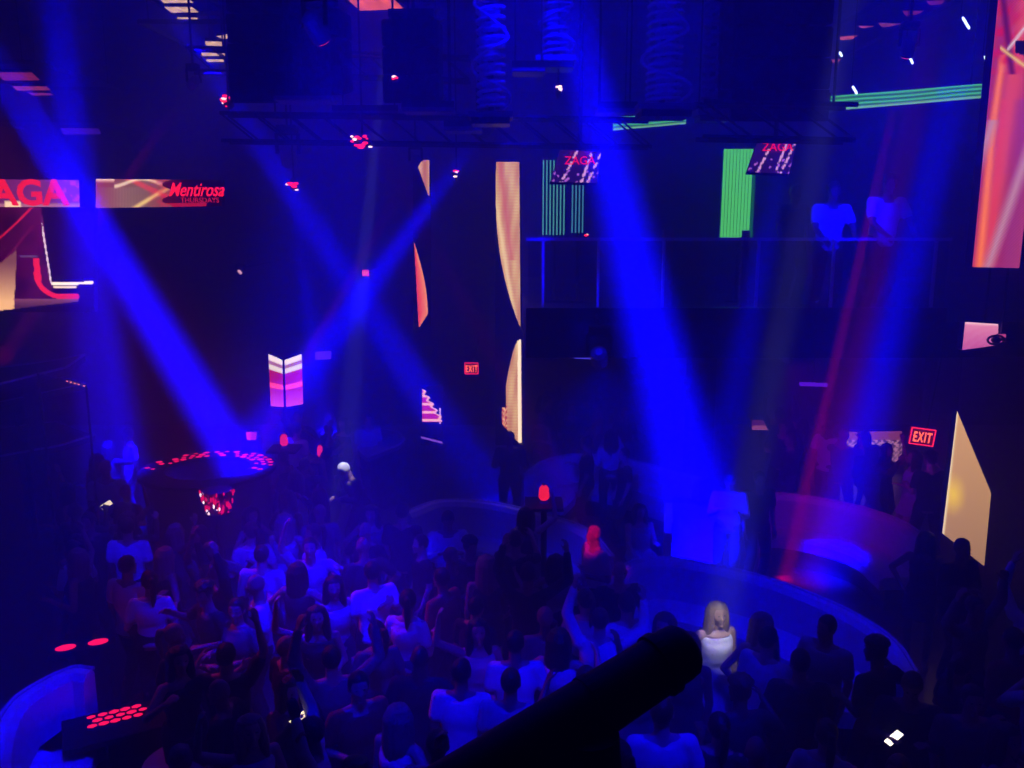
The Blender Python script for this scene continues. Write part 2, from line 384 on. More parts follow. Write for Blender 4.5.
screen('column_screen', [at(413, 160, 15.5), at(430.5, 160, 15.5), at(430.5, 330, 15.5), at(413, 330, 15.5)], f_colA, 36, 170, 'narrow column screen with thin red blade, left of the gold column', 'screen')
def f_low(px, py, u, v):
    if abs(py-(438+(px-424)*.25)) < .9: return (110, 60, 150)
    lim = 422.5+(py-388)*.62+1.6*sin(py*1.0)
    if 422 < px < lim and py < 422: 
        return (225, 150, 130) if px > lim-2.6 or abs((py % 8)-4) < 1.2 else (160, 25, 80)
    if 439.2 < px < 441 and 408 < py < 424: return (200, 150, 170)
    return (0, 0, 0)
screen('column_screen', [at(421, 386, 15.5), at(442.5, 386, 15.5), at(442.5, 445, 15.5), at(421, 445, 15.5)], f_low, 44, 118, 'small low column screen with pink stacked shape near the dance floor', 'screen')
# folding pair
def f_pair(px, py, u, v):
    if v < .12: return (225, 200, 190)
    if v < .28: return (150, 90, 110) if v < .2 else (210, 190, 170)
    if v < .55: return (150, 15, 60)
    if v < .63: return (250, 60, 80)
    return mixc((150, 20, 80), (190, 60, 120), (v-.63)/.37)
pr = screen('folding_screen', [at(268.5, 354, 15.6), at(282.5, 360, 15.3), at(284, 407, 15.3), at(271, 406, 15.6)], f_pair, 12, 40, 'pair of angled screens with white, pink and red bands behind the booth', 'screen', thick=.06)
screen('folding_screen', [at(284.5, 360, 15.3), at(301.5, 354, 15.6), at(303, 404, 15.6), at(286, 407, 15.3)], f_pair, 12, 40, '', root=pr, thick=.06)
screen('wall_sign', [at(315, 352, 17), at(331, 351, 17), at(331, 359, 17), at(315, 360, 17)], lambda px, py, u, v: (75, 25, 130) if (px*1.3 % 2) < 1.3 else (40, 10, 100), 18, 6, 'small dim purple sign right of the angled pair of screens', 'sign', thick=.05)
# right screens
def f_tall(px, py, u, v):
    k = px-(998-py*.097); w_ = k/(46+py*.0)
    c = mixc((215, 70, 70), (160, 40, 85), .5+.5*sin(k*.16+py*.012))
    if py > 55: c = mixc((255, 120, 45), c, abs(k-7-max(0, 120-py)*.05)/6)
    if py > 100: c = mixc(c, (150, 50, 115), min(1, max(0, k-22)/14)*.8); c = mixc((225, 60, 65), c, abs(k-16)/4)
    if py > 120: c = mixc((190, 130, 150), c, abs((px+py*.35) % 46-23)/9)
    if py < 75:
        c = mixc(c, (200, 20, 50), .7*max(0, nz(px*.1, py*.12)+.3)); c = mixc((90, 15, 60), c, abs(px-1003-py*.12)/5)
    c = mixc((232, 190, 100), c, abs((py-50)-(px-1003)*.75)/4 if 1000 < px < 1030 else 9)
    c = mixc((225, 195, 200), c, abs((py-40)+(px-1015)*1.3)/5 if px > 1007 and py < 50 else 9)
    if px > 1015 and 40 < py < 53+(px-1015)*.3: c = (12, 5, 18)
    return tuple(x*(.88+.12*sin((px+py)*1.9)) for x in c)
screen('tall_screen', [at(998.5, -6, 7.5), at(1050, -6, 7.5), at(1019, 268, 7.5), at(972, 267, 7.5)], f_tall, 80, 200, 'very tall red and orange screen hanging at the right edge', 'screen', pow_=1.0)
screen('small_screen', [at(965, 322, 9.5), at(998, 324, 9.5), at(998, 345, 9.5), at(962, 350, 9.5)], lambda px, py, u, v: mixc(mixc((200, 110, 140), (165, 60, 120), v), (225, 170, 180), max(0, 1-v*8)+(.25 if sin(px*2+py*2) > 0 else 0)), 34, 26, 'small pink glowing screen on the wall below the tall right screen', 'screen')
GS = [at(957, 411, 11), at(991, 493, 11), at(984, 566, 11), at(942, 533, 11)]
def f_gold(px, py, u, v):
    c = mixc((205, 150, 95), (160, 115, 85), max(0, (py-420)/140)); c = mixc((240, 190, 70), c, min(1, math.hypot(px-953, (py-494)*.6)/14))
    c = mixc((250, 225, 180), c, min(1, abs(px-(957-(py-412)*.115))/2)); return tuple(x*(.9+.1*sin(py*2.4)) for x in c)
screen('wedge_screen', GS, f_gold, 40, 90, 'wedge-shaped gold screen standing beside the EXIT sign, lower right', 'screen')
# wall fixture silhouetted beside the pink screen
b = bmesh.new(); p = at(996, 340, 9.3); ell(b, p, (0.045, 0.06, 0.045)); tube(b, [p+V((0.09*cos(t), 0, 0.05*sin(t))) for t in [k*pi/6 for k in range(12)]], 0.012, closed=True); box(b, p+V((0.12, 0.05, 0.0)), (0.16, 0.05, 0.03))
cam_fix = empty('spot_fixture', p, 'small black lamp with round bracket in front of the pink screen', 'lamp'); fin(b, 'head', BLACK, cam_fix, world=True)
screen('x', [at(998, 334, 9.4), at(1006, 334, 9.4), at(1005, 342, 9.4), at(998, 343, 9.4)], lambda *a: (150, 50, 100), 3, 3, '', root=cam_fix, part='glowing_panel', thick=.03)
# ------------------------------------------------------------------ ceiling louvres with LED faces
def louvre(strips, z, label, cols, pw=1.0, extra=None, group='lit ceiling louvres'):
    c = V((0, 0, 0)); pts = [[gp(x, y, z) for x, y in s] for s in strips]
    for s in pts: c += sum(s, V((0, 0, 0)))/4
    c /= len(pts); root = empty('ceiling_louvre', c+V((0, 0, 0.1)), label, 'ceiling light', group)
    for s, cc in zip(pts, cols):
        screen('x', s, lambda px, py, u, v, cc=cc: tuple(k*(.85+.25*nz(px*.3, py*.7)) for k in cc), 16, 4, '', root=root, part='light_strip', thick=.05, pow_=pw)
    b = bmesh.new()
    xs_ = [p for s in pts for p in s]; x0 = min(p.x for p in xs_)-.1; x1 = max(p.x for p in xs_)+.1; y0 = min(p.y for p in xs_)-.1; y1 = max(p.y for p in xs_)+.1
    for t in (0, 1):
        box(b, (x0+(x1-x0)*t, (y0+y1)/2, z+.14), (.05, y1-y0, .06)); box(b, ((x0+x1)/2, y0+(y1-y0)*t, z+.14), (x1-x0, .05, .06))
    for t in (0.1, .9):
        for q in (0, 1): tube(b, [(x0+(x1-x0)*t, y0+(y1-y0)*q, z+.14), (x0+(x1-x0)*t, y0+(y1-y0)*q, 9.795)], .012)
    fin(b, 'frame', MATTE, root, world=True)
def quad(x0, x1, y0, y1, sk=6): return [(x0, y0), (x1, y0+.3), (x1+sk, y1), (x0+sk, y1+.3)]
G2 = (215, 165, 130)
louvre([quad(158, 188, -2, 2.5), quad(164, 192, 6.5, 12, 7), quad(177, 197, 17, 21, 2)], 8.4, 'gold slatted ceiling light at the top, left of the dark speaker column', [G2]*3)
louvre([[(216, 36), (231, 33), (233, 37), (224, 39)], quad(205, 222, 41, 46, 1), quad(201, 225, 51, 55.5, 1), quad(206, 223, 59, 61.5, 1)], 8.0, 'smaller gold slatted ceiling light just below the topmost one', [G2]*4)
louvre([quad(-4, 32, 72, 80, 8), quad(12, 46, 86, 90, 5), quad(28, 50, 92.5, 95, 4)], 7.6, 'dim red slatted ceiling light at the left frame edge', [(110, 25, 60), (130, 40, 70), (110, 30, 90)])
louvre([quad(60, 98, 128, 134, 3), quad(72, 112, 139, 142, 3)], 7.2, 'very dim purple slatted ceiling light above the ribbon screen', [(45, 10, 110)]*2)
louvre([[(345, -3), (392, -3), (404, 8.5), (360, 10.5)]], 8.2, 'bright orange-red mosaic ceiling panel at the top of the photo', [(225, 85, 50)], 1.05)
louvre([[(821, 60), (841, 59), (838, 62), (822, 64)], [(836, 37), (858, 35), (852, 39), (842, 40)], [(858, 25.5), (874, 26), (866, 28), (860, 27.5)], [(878, 22.5), (901, 23.5), (892, 26), (882, 27)], [(902, 10.5), (924, 10.5), (918, 14), (906, 16)], [(926, 1), (946, 0), (941, 4), (930, 5)]], 8.8,
       'row of small orange ceiling slats receding at upper right', [(150, 55, 40), (170, 65, 50), (150, 55, 50), (110, 40, 50), (90, 20, 50), (90, 20, 50)])
# ------------------------------------------------------------------ green light panels
def f_green(px, py, u, v):
    s = .72+.28*sin(v*22+.6*sin(u*9))
    return mixc(tuple(x*s for x in (62, 158, 82)), (130, 150, 120), .45 if v > .8 else 0)
screen('green_light_box', [at(613, 117, 12.5), at(686, 113.5, 12.5), at(686, 124, 12.5), at(613, 130.5, 12.5)], f_green, 40, 20, 'short green striped light box above the mezzanine', 'light', 'green light boxes')
screen('green_light_box', [at(820, 97, 12.5), at(984, 83.5, 12.5), at(984, 98, 12.5), at(819, 112, 12.5)], f_green, 80, 24, 'long green striped light box at upper right', 'light', 'green light boxes')
def slatpanel(xs_, y0, y1, Y, label, c, w=.02, bg_=None):
    p = at(xs_[0], y1, Y); root = empty('slatted_light_panel', p, label, 'light', 'green slatted panels')
    m = emis('green_slat_%d' % xs_[0], c, 1.0, Y)
    b = bmesh.new()
    for x in xs_:
        a_ = at(x, y0, Y); z = at(x, y1, Y); box(b, ((a_.x), Y, (a_.z+z.z)/2), (w, .03, a_.z-z.z))
    fin(b, 'light_slats', m, root, world=True)
    b = bmesh.new(); a_ = at(xs_[0]-1, y0, Y); z = at(xs_[-1]+1, y1, Y)
    box(b, ((a_.x+z.x)/2, Y+.06, (a_.z+z.z)/2), (z.x-a_.x, .05, a_.z-z.z)); fin(b, 'backing', bg_ or MATTE, root, world=True)
slatpanel([543.5, 547, 550.5, 554, 557.5, 561, 564.5], 160, 235, 13.5, 'left half of the spaced green lattice beside the gold column', (60, 125, 110), .018)
slatpanel([573, 576.5, 580, 583.5], 160, 233, 13.5, 'narrow right half of the spaced green lattice', (50, 105, 120), .018)
slatpanel([725.5+3.3*i for i in range(9)], 149, 240, 13.5, 'brightest green slatted panel at the centre of the mezzanine', (70, 170, 80), .036, mat('green_back', (0, 0, 0), emit=lin((14, 80, 45)), es=1.8))
# small white ceiling tubes
for (x0, y0, x1, y1, lab) in ((963, 18, 969, 28, 'topmost white light tube beside the blue beam'), (907.5, 53, 912.5, 63, 'white light tube beside the red beam lamp'), (853, 87, 856.5, 93, 'short white light tube over the long green box'), (840, 53, 841.5, 55.5, 'tiny round white lamp near the dark column'), (985, 57, 986, 60, 'tiny white lamp at the edge of the tall screen')):
    rt = empty('light_tube', at(x0, y0, 12), lab, 'light', 'small white ceiling lights')
    b = bmesh.new(); cap(b, at(x0, y0, 12), at(x1, y1, 12), .016, .016, 8, 3); fin(b, 'tube', emis('white_tube', (200, 225, 255), 2.0), rt, world=True)
    b = bmesh.new(); p = at(x0, y0, 12)+V((0, .06, 0)); tube(b, [p, (p.x, p.y, 9.795)], .006); fin(b, 'suspension_wire', BLACK, rt, world=True)
# ------------------------------------------------------------------ signs
def exitsign(cx, cy_, wpx, hpx, Y, label, s='EXIT', rz=0):
    p = at(cx, cy_, Y); W_ = wpx/F*Y*1.02; H_ = hpx/F*Y; root = empty('exit_sign', p+V((0, .04, 0)), label, 'sign', None, rz)
    b = bmesh.new(); box(b, (0, 0, 0), (W_, .06, H_), bev=.006); fin(b, 'sign_face', mat('exit_face', (.02, 0, 0), emit=lin((100, 5, 25)), es=1.6), root)
    b = bmesh.new()
    for t in (-1, 1): box(b, (0, -.035, t*(H_/2-.008)), (W_, .01, .014)); box(b, (t*(W_/2-.008), -.035, 0), (.014, .01, H_))
    fin(b, 'lit_border', emis('exit_border', (240, 30, 60), 1.5, Y), root)
    q = text(s, root.location+V((0, -.036, -H_*.3)), H_*.82, emis('exit_letters', (255, 90, 50), 1.9, Y), root, sx=.52, off=.004, spc=1.22); return root
e1 = exitsign(923, 437, 24, 18, 12.6, 'red EXIT sign hanging under the mezzanine beside the gold wedge screen'); e1.rotation_euler = (0, R(6), R(-8))
e1.name = 'exit_sign'
b = bmesh.new(); tube(b, [(0.05, 0, .1), (0.05, 0, 3.55-e1.location.z)], .01); fin(b, 'hanging_rod', BLACK, e1)
e2 = exitsign(471.5, 368.5, 14, 12, 17.0, 'small red EXIT sign on the far wall between the column screens', 'EXIT')
e3 = exitsign(365.5, 273, 6.5, 6, 20, 'tiny red EXIT sign high on the far wall', 'EXIT')
for e in (e2, e3):
    b = bmesh.new(); box(b, (0, (22-e.location.y)/2, 0), (.04, 22-e.location.y-.06, .04)); fin(b, 'wall_bracket', BLACK, e)
# ------------------------------------------------------------------ hanging monitors
def f_mon(px, py, u, v):
    c = (28, 8, 70)
    if .25 < u < .8 and v < .45: c = (60, 8, 70)
    for k, (a_, s) in enumerate(((.33, .18), (.72, .12), (.9, .22))):
        if abs(u-(a_-(v-.5)*s)) < .028 and nz(px*.2+k*3, py*.35) > -.2: c = (190, 130, 180)
    if v > .6 and nz(px*.33+2, py*.35) > .6: c = (150, 80, 180)
    return c
for (cs_, Y, lab) in ((((560, 150), (601, 152), (597, 183), (550, 182)), 9.5, 'tilted hanging monitor reading ZAGA, left of the two'), (((759, 137), (798, 136), (789, 174), (747, 172)), 9.5, 'tilted hanging monitor reading ZAGA, right one below the dark speakers')):
    P4 = [at(x, y, Y+(.12 if k < 2 else 0)) for k, (x, y) in enumerate(cs_)]
    r_ = screen('monitor', P4, f_mon, 42, 30, lab, 'monitor', 'hanging monitors', thick=.07)
    c_ = (P4[0]+P4[1])/2
    text('ZAGA', P4[0]*.42+P4[1]*.58+(P4[3]-P4[0])*.42+V((0, -.03, 0)), .12, emis('monitor_red', (210, 10, 60), 1.2, 10), r_, sx=1.0)
    b = bmesh.new(); tube(b, [c_+V((0, .1, -.05)), V((c_.x, c_.y+.1, 9.795))], .025); box(b, c_+V((0, .1, -.12)), (.2, .06, .2)); fin(b, 'mount', BLACK, r_, world=True)
# ------------------------------------------------------------------ the rig: trusses, speakers, cable stacks
RZ = 6.6
def truss(p0, p1, label, s=.3):
    p0 = V(p0); p1 = V(p1); d = (p1-p0); L = d.length; d.normalize(); x = d.cross(V((0, 0, 1))).normalized()*s/2; z = V((0, 0, s/2))
    root = empty('lighting_truss', p0, label, 'truss', 'black lighting trusses'); b = bmesh.new()
    for a_, c_ in ((1, 1), (1, -1), (-1, 1), (-1, -1)): tube(b, [p0+x*a_+z*c_, p1+x*a_+z*c_], .024)
    fin(b, 'chords', BLACK, root, world=True); b = bmesh.new(); n = int(L/.35)
    for i in range(n):
        a_ = p0+d*(L*i/n); c_ = p0+d*(L*(i+1)/n)
        for t in (1, -1):
            tube(b, [a_+x*t+z, c_+x*t-z], .011, 4); tube(b, [a_+x*t+z*t, c_-x*t+z*t], .011, 4)
    fin(b, 'bracing', BLACK, root, world=True); b = bmesh.new()
    for t in (.12, .88): q = p0+d*(L*t); tube(b, [q+z, V((q.x, q.y, 9.79))], .012)
    fin(b, 'chain', BLACK, root, world=True)
truss(at(225, 128, 10.5), at(650, 134, 10.5), 'black truss spanning the upper centre, carrying the beam lamps')
truss(at(700, 121, 8.2), at(850, 124, 8.2), 'black truss under the large dark speaker columns, upper right')
truss(at(190, 60, 12.8), at(470, 70, 12.8), 'black truss high at the back, behind the hanging coil stacks')
def linearray(px0, px1, pyb, Y, n, label, h=.28):
    a_ = at(px0, pyb, Y); c_ = at(px1, pyb, Y); W_ = c_.x-a_.x; cx = (a_.x+c_.x)/2
    root = empty('line_array_speaker', (cx, Y, a_.z), label, 'speaker', 'black hanging line array speakers')
    for k in range(n):
        z = a_.z+h*(k+.5); ang = -R(max(0, 10-2*k)); b = bmesh.new(); rot = M.Rotation(-ang, 3, 'X')
        box(b, (cx, Y+.3-.02*max(0, 5-k), z), (W_, .6, h-.02), rot, .02); fin(b, 'cabinet', MATTE, root, world=True)
        b = bmesh.new()
        for t in (-1, 1): box(b, (cx+t*W_*.27, Y-.02*max(0, 5-k)-.01, z), (W_*.4, .02, h*.7), rot, .006)
        fin(b, 'grille', BLACK, root, world=True)
    b = bmesh.new(); box(b, (cx, Y+.3, a_.z+h*n+.05), (W_*.8, .5, .08)); tube(b, [(cx, Y+.3, a_.z+h*n+.08), (cx, Y+.3, 9.795)], .02); fin(b, 'fly_frame', BLACK, root, world=True)
linearray(728, 826, 118, 8.6, 8, 'largest black speaker column hanging right of centre')
linearray(232, 296, 100, 9.2, 8, 'black speaker column at upper left, beside the small gold louvre')
linearray(300, 345, 92, 9.6, 3, 'black speaker column below the orange ceiling panel')
linearray(384, 440, 100, 9.8, 3, 'black speaker column left of the blue coiled cables')
CABLE = mat('cable_sheath', (.7, .7, .75), .45); CABLED = mat('cable_dark', (.25, .25, .3), .5)
def coil(px0, px1, py0, py1, Y, turns, m, label, loose=True, rings=True):
    a_ = at(px0, py1, Y); c_ = at(px1, py1, Y); top = at((px0+px1)/2, py0, Y).z; cx = (a_.x+c_.x)/2; r = (c_.x-a_.x)/2; z0 = a_.z
    root = empty('cable_coil_stack', (cx, Y, z0), label, 'cable', 'hanging cable stacks')
    if rings:
        b = bmesh.new(); n = turns*14
        tube(b, [(cx+r*.62*cos(2*pi*i/14)*(1+.06*sin(i*.9)), Y+r*.62*sin(2*pi*i/14), z0+.04+(top-z0)*(i/n)**1.15) for i in range(n+1)], .019, 5); fin(b, 'coiled_cable', m, root, world=True, smooth=True)
    if loose:
        b = bmesh.new(); n = 60
        tube(b, [(cx+r*.95*sin(2*pi*i/26+.5)*(1-.3*i/n), Y-r*.5+.1*cos(i*.4), z0+.05+(top-z0)*(i/n)) for i in range(n+1)], .018, 5); fin(b, 'loose_cable', m, root, world=True, smooth=True)
    b = bmesh.new()
    for k in range(10): z = z0+.15+(top-z0)*k/10; cap(b, (cx-.05, Y, z), (cx+.05, Y, z+.01), .05, .05, 8, 3)
    fin(b, 'clamps', m, root, world=True)
    b = bmesh.new(); box(b, (cx, Y, z0-.01), (2*r*1.05, 2*r, .06), bev=.01); fin(b, 'tray', GREYM, root, world=True)
    b = bmesh.new(); box(b, (cx, Y, z0-.07), (2*r*.9, 2*r*.9, .06)); tube(b, [(cx, Y+r*.3, z0), (cx, Y+r*.3, 9.795)], .03); fin(b, 'winch_tube', BLACK, root, world=True)
coil(470, 512, -30, 115, 9.0, 16, CABLE, 'blue-lit hanging cable coil over the centre, the brightest one')
coil(636, 690, -40, 108, 9.0, 18, CABLE, 'ribbed hanging cable stack left of the large dark speakers')
coil(696, 728, -40, 112, 9.3, 16, CABLED, 'darker ribbed cable stack touching the large dark speakers', loose=False)
coil(405, 452, -10, 108, 10.9, 12, CABLED, 'dim hanging cable coil left of the brightest coil')
coil(536, 575, -40, 60, 9.6, 12, CABLED, 'hanging cable coil inside the central blue beam')
# ledges / trays on the truss
def plate(px0, px1, py, Y, label, m=GREYM, hh=.05):
    a_ = at(px0, py, Y); c_ = at(px1, py, Y); root = empty('rig_tray', ((a_.x+c_.x)/2, Y, a_.z), label, 'tray', 'trays on the rig')
    b = bmesh.new(); box(b, (0, 0, 0), (c_.x-a_.x, .35, hh), bev=.01); fin(b, 'tray_plate', m, root)
    b = bmesh.new(); box(b, (0, -.17, .05), (c_.x-a_.x, .015, .06)); fin(b, 'lip', BLACK, root)
    b = bmesh.new()
    for t in (-.4, .4): tube(b, [(t*(c_.x-a_.x), .12, 0), (t*(c_.x-a_.x), .12, 9.8-a_.z)], .01)
    fin(b, 'hanger', BLACK, root)
plate(335, 400, 114, 10.75, 'thin dark tray under the speaker below the orange panel')
plate(404, 455, 111, 9.4, 'tray with a pinkish lit edge left of the bright coil')
plate(278, 334, 100, 8.9, 'tray with dim teal highlights at upper left')
plate(445, 482, 130, 9.6, 'blue-lit plate holding the beam lamp left of the gold column')
plate(512, 545, 72, 9.2, 'blue-lit plate right of the brightest coil')
plate(596, 635, 112, 9.2, 'plate beside the ribbed cable stack')
plate(690, 800, 112, 9.75, 'long tray with red glints under the darker cable stack')
# fixtures: moving heads for each beam
def moving_head(src, d, lens_m, label, group='moving head lamps', s=1.0):
    root = empty('moving_head_lamp', src-d*.22*s+V((0, 0, .42*s)), label, 'lamp', group)
    c = src-d*.22*s; x, y = frame(d)
    side = d.cross(V((0, 0, 1))); side = side.normalized() if side.length > .05 else V((1, 0, 0))
    b = bmesh.new(); box(b, c+V((0, 0, .36*s)), (.3*s, .22*s, .12*s), bev=.02); fin(b, 'base', BLACK, root, world=True)
    b = bmesh.new()
    for t in (-1, 1): q = c+side*.16*s*t; tube(b, [q, q+V((0, 0, .3*s))], .03*s, 6)
    tube(b, [c+side*.16*s+V((0, 0, .3*s)), c-side*.16*s+V((0, 0, .3*s))], .03*s, 6); fin(b, 'yoke', BLACK, root, world=True)
    b = bmesh.new(); tube(b, [c-d*.17*s, c-d*.12*s, c+d*.05*s, c+d*.17*s, c+d*.19*s], [.05*s, .11*s, .12*s, .115*s, .10*s], 14); h = fin(b, 'head', GREYM, root, world=True, smooth=False)
    b = bmesh.new(); tube(b, [c+d*.191*s, c+d*.2*s], [.092*s, .085*s], 14); ln = fin(b, 'lens', lens_m, h)
    ln.data.transform(M.Translation(-root.location))
    b = bmesh.new(); tube(b, [c+V((0, 0, .42*s)), V((c.x, c.y, 9.795 if c.z > 3.8 else c.z+.5))], .015)
    if c.z < 3.8 and c.y < 11: tube(b, [V((c.x, c.y, c.z+.45)), V((c.x, 11.01, c.z+.45))], .02)
    fin(b, 'drop_pipe', BLACK, root, world=True)
    return root
LB = emis('blue_lens', (60, 60, 255), 1.0, 8); LR = emis('red_lens', (255, 40, 60), 1.0, 8)
FL = ['beam lamp above the frame feeding the left vertical blue beam', 'beam lamp beyond the left edge feeding the brightest diagonal beam', 'beam lamp at the top beside the gold louvre', 'beam lamp on the blue-lit plate left of the gold column', 'beam lamp with pink glints above the dim vertical beam',
      'beam lamp over the central blue beam', 'beam lamp at top right beside the tall screen', 'beam lamp near the right monitor', 'small red beam lamp at upper right by the orange slats', 'red wash lamp at the top right corner', 'tiny red beam lamp at upper left over the ribbon screen', 'small red beam lamp left of the column screens', 'added wide fill lamp over the dance floor', 'added lamp brightening the bottom left sofa', 'added lamp brightening the crowd right of centre', 'added lamp brightening the largest sofa', 'added lamp brightening the bottom centre crowd', 'added lamp brightening the far left group', 'added lamp lighting the mezzanine pair', 'added lamp brightening the back sofas', 'narrow white lamp on the white-capped man', 'narrow white lamp on the strappy dress woman', 'narrow red lamp on the red-lit bald man', 'red side lamp at the far left', 'added lamp brightening the angular counter', 'violet lamp under the mezzanine edge', 'added blue lamp under the mezzanine edge brightening the back curved sofa']
for (lo, src, d, rad, kd), lab in zip(FIXTURES, FL):
    c = lo.data.color; small = c[0] > .5
    r_ = moving_head(src-d*.03, d, LR if small else LB, lab, s=.55 if small else .9)
    lo.location = src-r_.location; lo.parent = r_
# red glinting lamp clusters
GR = emis('red_glow', (255, 20, 60), 1.6, 9); GW = emis('warm_glint', (255, 200, 190), 1.6, 9)
def cluster(px, py, wd, ht, Y, label, n=9, seed=1, m1=GR, m2=GW, hang=True, name='cluster_lamp', cat='lamp', group=None, msz=.022):
    rnd = random.Random(seed); p = at(px, py, Y); root = empty(name, p, label, cat, group)
    wx = wd/F*Y/2; hz = ht/F*Y/2
    b = bmesh.new(); ell(b, p+V((0, .1, 0)), (wx*.9, .08, hz*.9)); fin(b, 'body', BLACK, root, world=True, smooth=True)
    b = bmesh.new(); b2 = bmesh.new()
    for k in range(n):
        q = p+V((rnd.uniform(-wx, wx)*.9, -.01+rnd.uniform(-.02, .02), rnd.uniform(-hz, hz)*.9)); r = msz*rnd.uniform(.5, 1.1)
        ell(b if k % 4 else b2, q, (r*rnd.uniform(1, 1.8), r, r*.7), None, 8, 6)
    fin(b, 'red_lens_group', m1, root, world=True); fin(b2, 'bright_bulbs', m2, root, world=True)
    if hang: b = bmesh.new(); tube(b, [p+V((0, .1, 0)), V((p.x, p.y+.1, 9.795))], .012); fin(b, 'hanging_pipe', BLACK, root, world=True)
    return root
cluster(361, 142, 20, 13, 10, 'glowing red cluster lamp under the truss, the largest one', 16, 1)
cluster(292, 184, 10, 14, 12, 'pink glinting lamp at upper left where a dim beam starts', 7, 2, msz=.03)
cluster(456, 175, 3, 12, 12, 'thin pink vertical lamp beside the beam left of the gold column', 5, 3)
cluster(226, 102, 12, 14, 11, 'small pink cluster lamp at the edge of the upper left speaker', 8, 4)
cluster(393, 78, 9, 5, 9.2, 'faint red lamp between the dark upper speakers', 4, 5, msz=.015)
cluster(559, 90, 7, 14, 9.4, 'pair of small pinkish bulbs inside the central blue beam', 4, 6, GW, GW, msz=.02)
cluster(588, 235, 6, 4, 10.9, 'small red lamp on the mezzanine rail near the lattice', 3, 7, msz=.02, hang=False).location.z += 0
for (px, py, Y, r, lab) in ((615, 330, 12.4, .07, 'blue-lit round wall lamp below the mezzanine, left one'), (782, 346, 12.4, .08, 'blue-lit round wall lamp with a white glint, right one'), (815, 300, 11.6, .05, 'small blue round lamp behind the glass railing')):
    p = at(px, py, Y); root = empty('round_lamp', p, lab, 'lamp', 'round blue lamps'); b = bmesh.new(); ell(b, p, (r, r, r), None, 14, 10); fin(b, 'globe', mat('opal_globe', (.6, .6, .65), .3, emit=lin((30, 30, 150)), es=1.5), root, world=True, smooth=True)
    b = bmesh.new(); tube(b, [p+V((0, 0, r)), (p.x, p.y, 3.55 if py > 310 else 4.0)], .015); fin(b, 'stem', BLACK, root, world=True)
for (px0, px1, py, Y, lab, c) in ((574, 592, 356.5, 13, 'short dim violet light bar under the mezzanine, left', (60, 50, 190)), (800, 827, 384, 13, 'violet light bar above the right standing group', (75, 15, 170)), (534, 548, 347, 13.5, 'blue hanging lamp bar right of the gold column', (20, 30, 160))):
    a_ = at(px0, py, Y); c_ = at(px1, py+1, Y); root = empty('light_bar', a_, lab, 'light', 'light bars under the mezzanine')
    b = bmesh.new(); tube(b, [a_, c_], .03, 8); fin(b, 'diffuser', emis('bar_%d' % px0, c, 1, Y), root, world=True)
    b = bmesh.new(); tube(b, [(a_+c_)/2+V((0, .03, 0)), ((a_.x+c_.x)/2, Y+.03, 3.56)], .012); fin(b, 'rod', BLACK, root, world=True)
# ------------------------------------------------------------------ seating
def arc_world(pts, z, n=10):
    """catmull-rom through pixel points laid on height z"""
    P = [gp(x, y, z) for x, y in pts]; P = [P[0]*2-P[1]]+P+[P[-1]*2-P[-2]]; out = []
    for i in range(1, len(P)-2):
        for k in range(n):
            t = k/n; out.append(.5*((2*P[i])+(-P[i-1]+P[i+1])*t+(2*P[i-1]-5*P[i]+4*P[i+1]-P[i+2])*t*t+(-P[i-1]+3*P[i]-3*P[i+1]+P[i+2])*t**3))
    out.append(P[-2]); return out
def ribbon(bm, path, prof, inner):
    """sweep closed profile (offset inward, z) along a path in plan"""
    rings = []; n = len(path)
    for i, p in enumerate(path):
        d = path[min(i+1, n-1)]-path[max(i-1, 0)]; d.z = 0; d.normalize(); nn = V((-d.y, d.x, 0))*inner
        rings.append([bm.verts.new(V((p.x, p.y, 0))+nn*o+V((0, 0, z))) for o, z in prof])
    m = len(prof)
    for a_, c_ in zip(rings, rings[1:]):
        for k in range(m): bm.faces.new([a_[k], a_[(k+1) % m], c_[(k+1) % m], c_[k]])
    bm.faces.new(rings[0]); bm.faces.new(rings[-1])
def sofa(pts, inner, label, zt=.95, m=LEATHER, dz=0.0, back=True):
    path = arc_world(pts, zt); root = empty('curved_sofa', (path[len(path)//2].x, path[len(path)//2].y, dz), label, 'sofa', None)
    b = bmesh.new(); ribbon(b, path, [(0, 0), (0, zt-.05), (.03, zt), (.12, zt), (.17, zt-.06), (.22, .45), (.22, 0)], inner); fin(b, 'backrest', m, root, world=True, smooth=False)
    b = bmesh.new(); ribbon(b, path, [(.2, .3), (.2, .46), (.3, .48), (.68, .48), (.74, .44), (.74, .3)], inner); fin(b, 'seat_cushion', m, root, world=True)
    b = bmesh.new(); ribbon(b, path, [(.24, 0), (.24, .3), (.66, .3), (.66, 0)], inner); fin(b, 'plinth', MATTE, root, world=True)
    b = bmesh.new(); tube(b, [p+V((0, 0, zt-p.z+.0)) for p in path], .018, 6); fin(b, 'top_piping', m, root, world=True)
    return path
S1 = sofa([(608, 590), (622, 566), (655, 557), (705, 563), (775, 580), (845, 608), (893, 638), (918, 672)], -1, 'largest curved pale sofa sweeping right, behind the crowd, lower right')
S2 = sofa([(404, 512), (440, 500), (490, 502), (545, 514), (590, 530), (614, 556)], -1, 'curved pale sofa in the centre, behind the red-lit bald man')
S3 = sofa([(524, 474), (545, 460), (580, 454), (625, 459), (664, 468), (700, 478)], -1, 'curved sofa at the back below the standing group', m=mat('grey_leather', (.5, .49, .52), .4, bump=.1))
S4 = sofa([(742, 492), (790, 494), (850, 504), (900, 520), (936, 544)], -1, 'curved sofa on the right, below the EXIT sign')
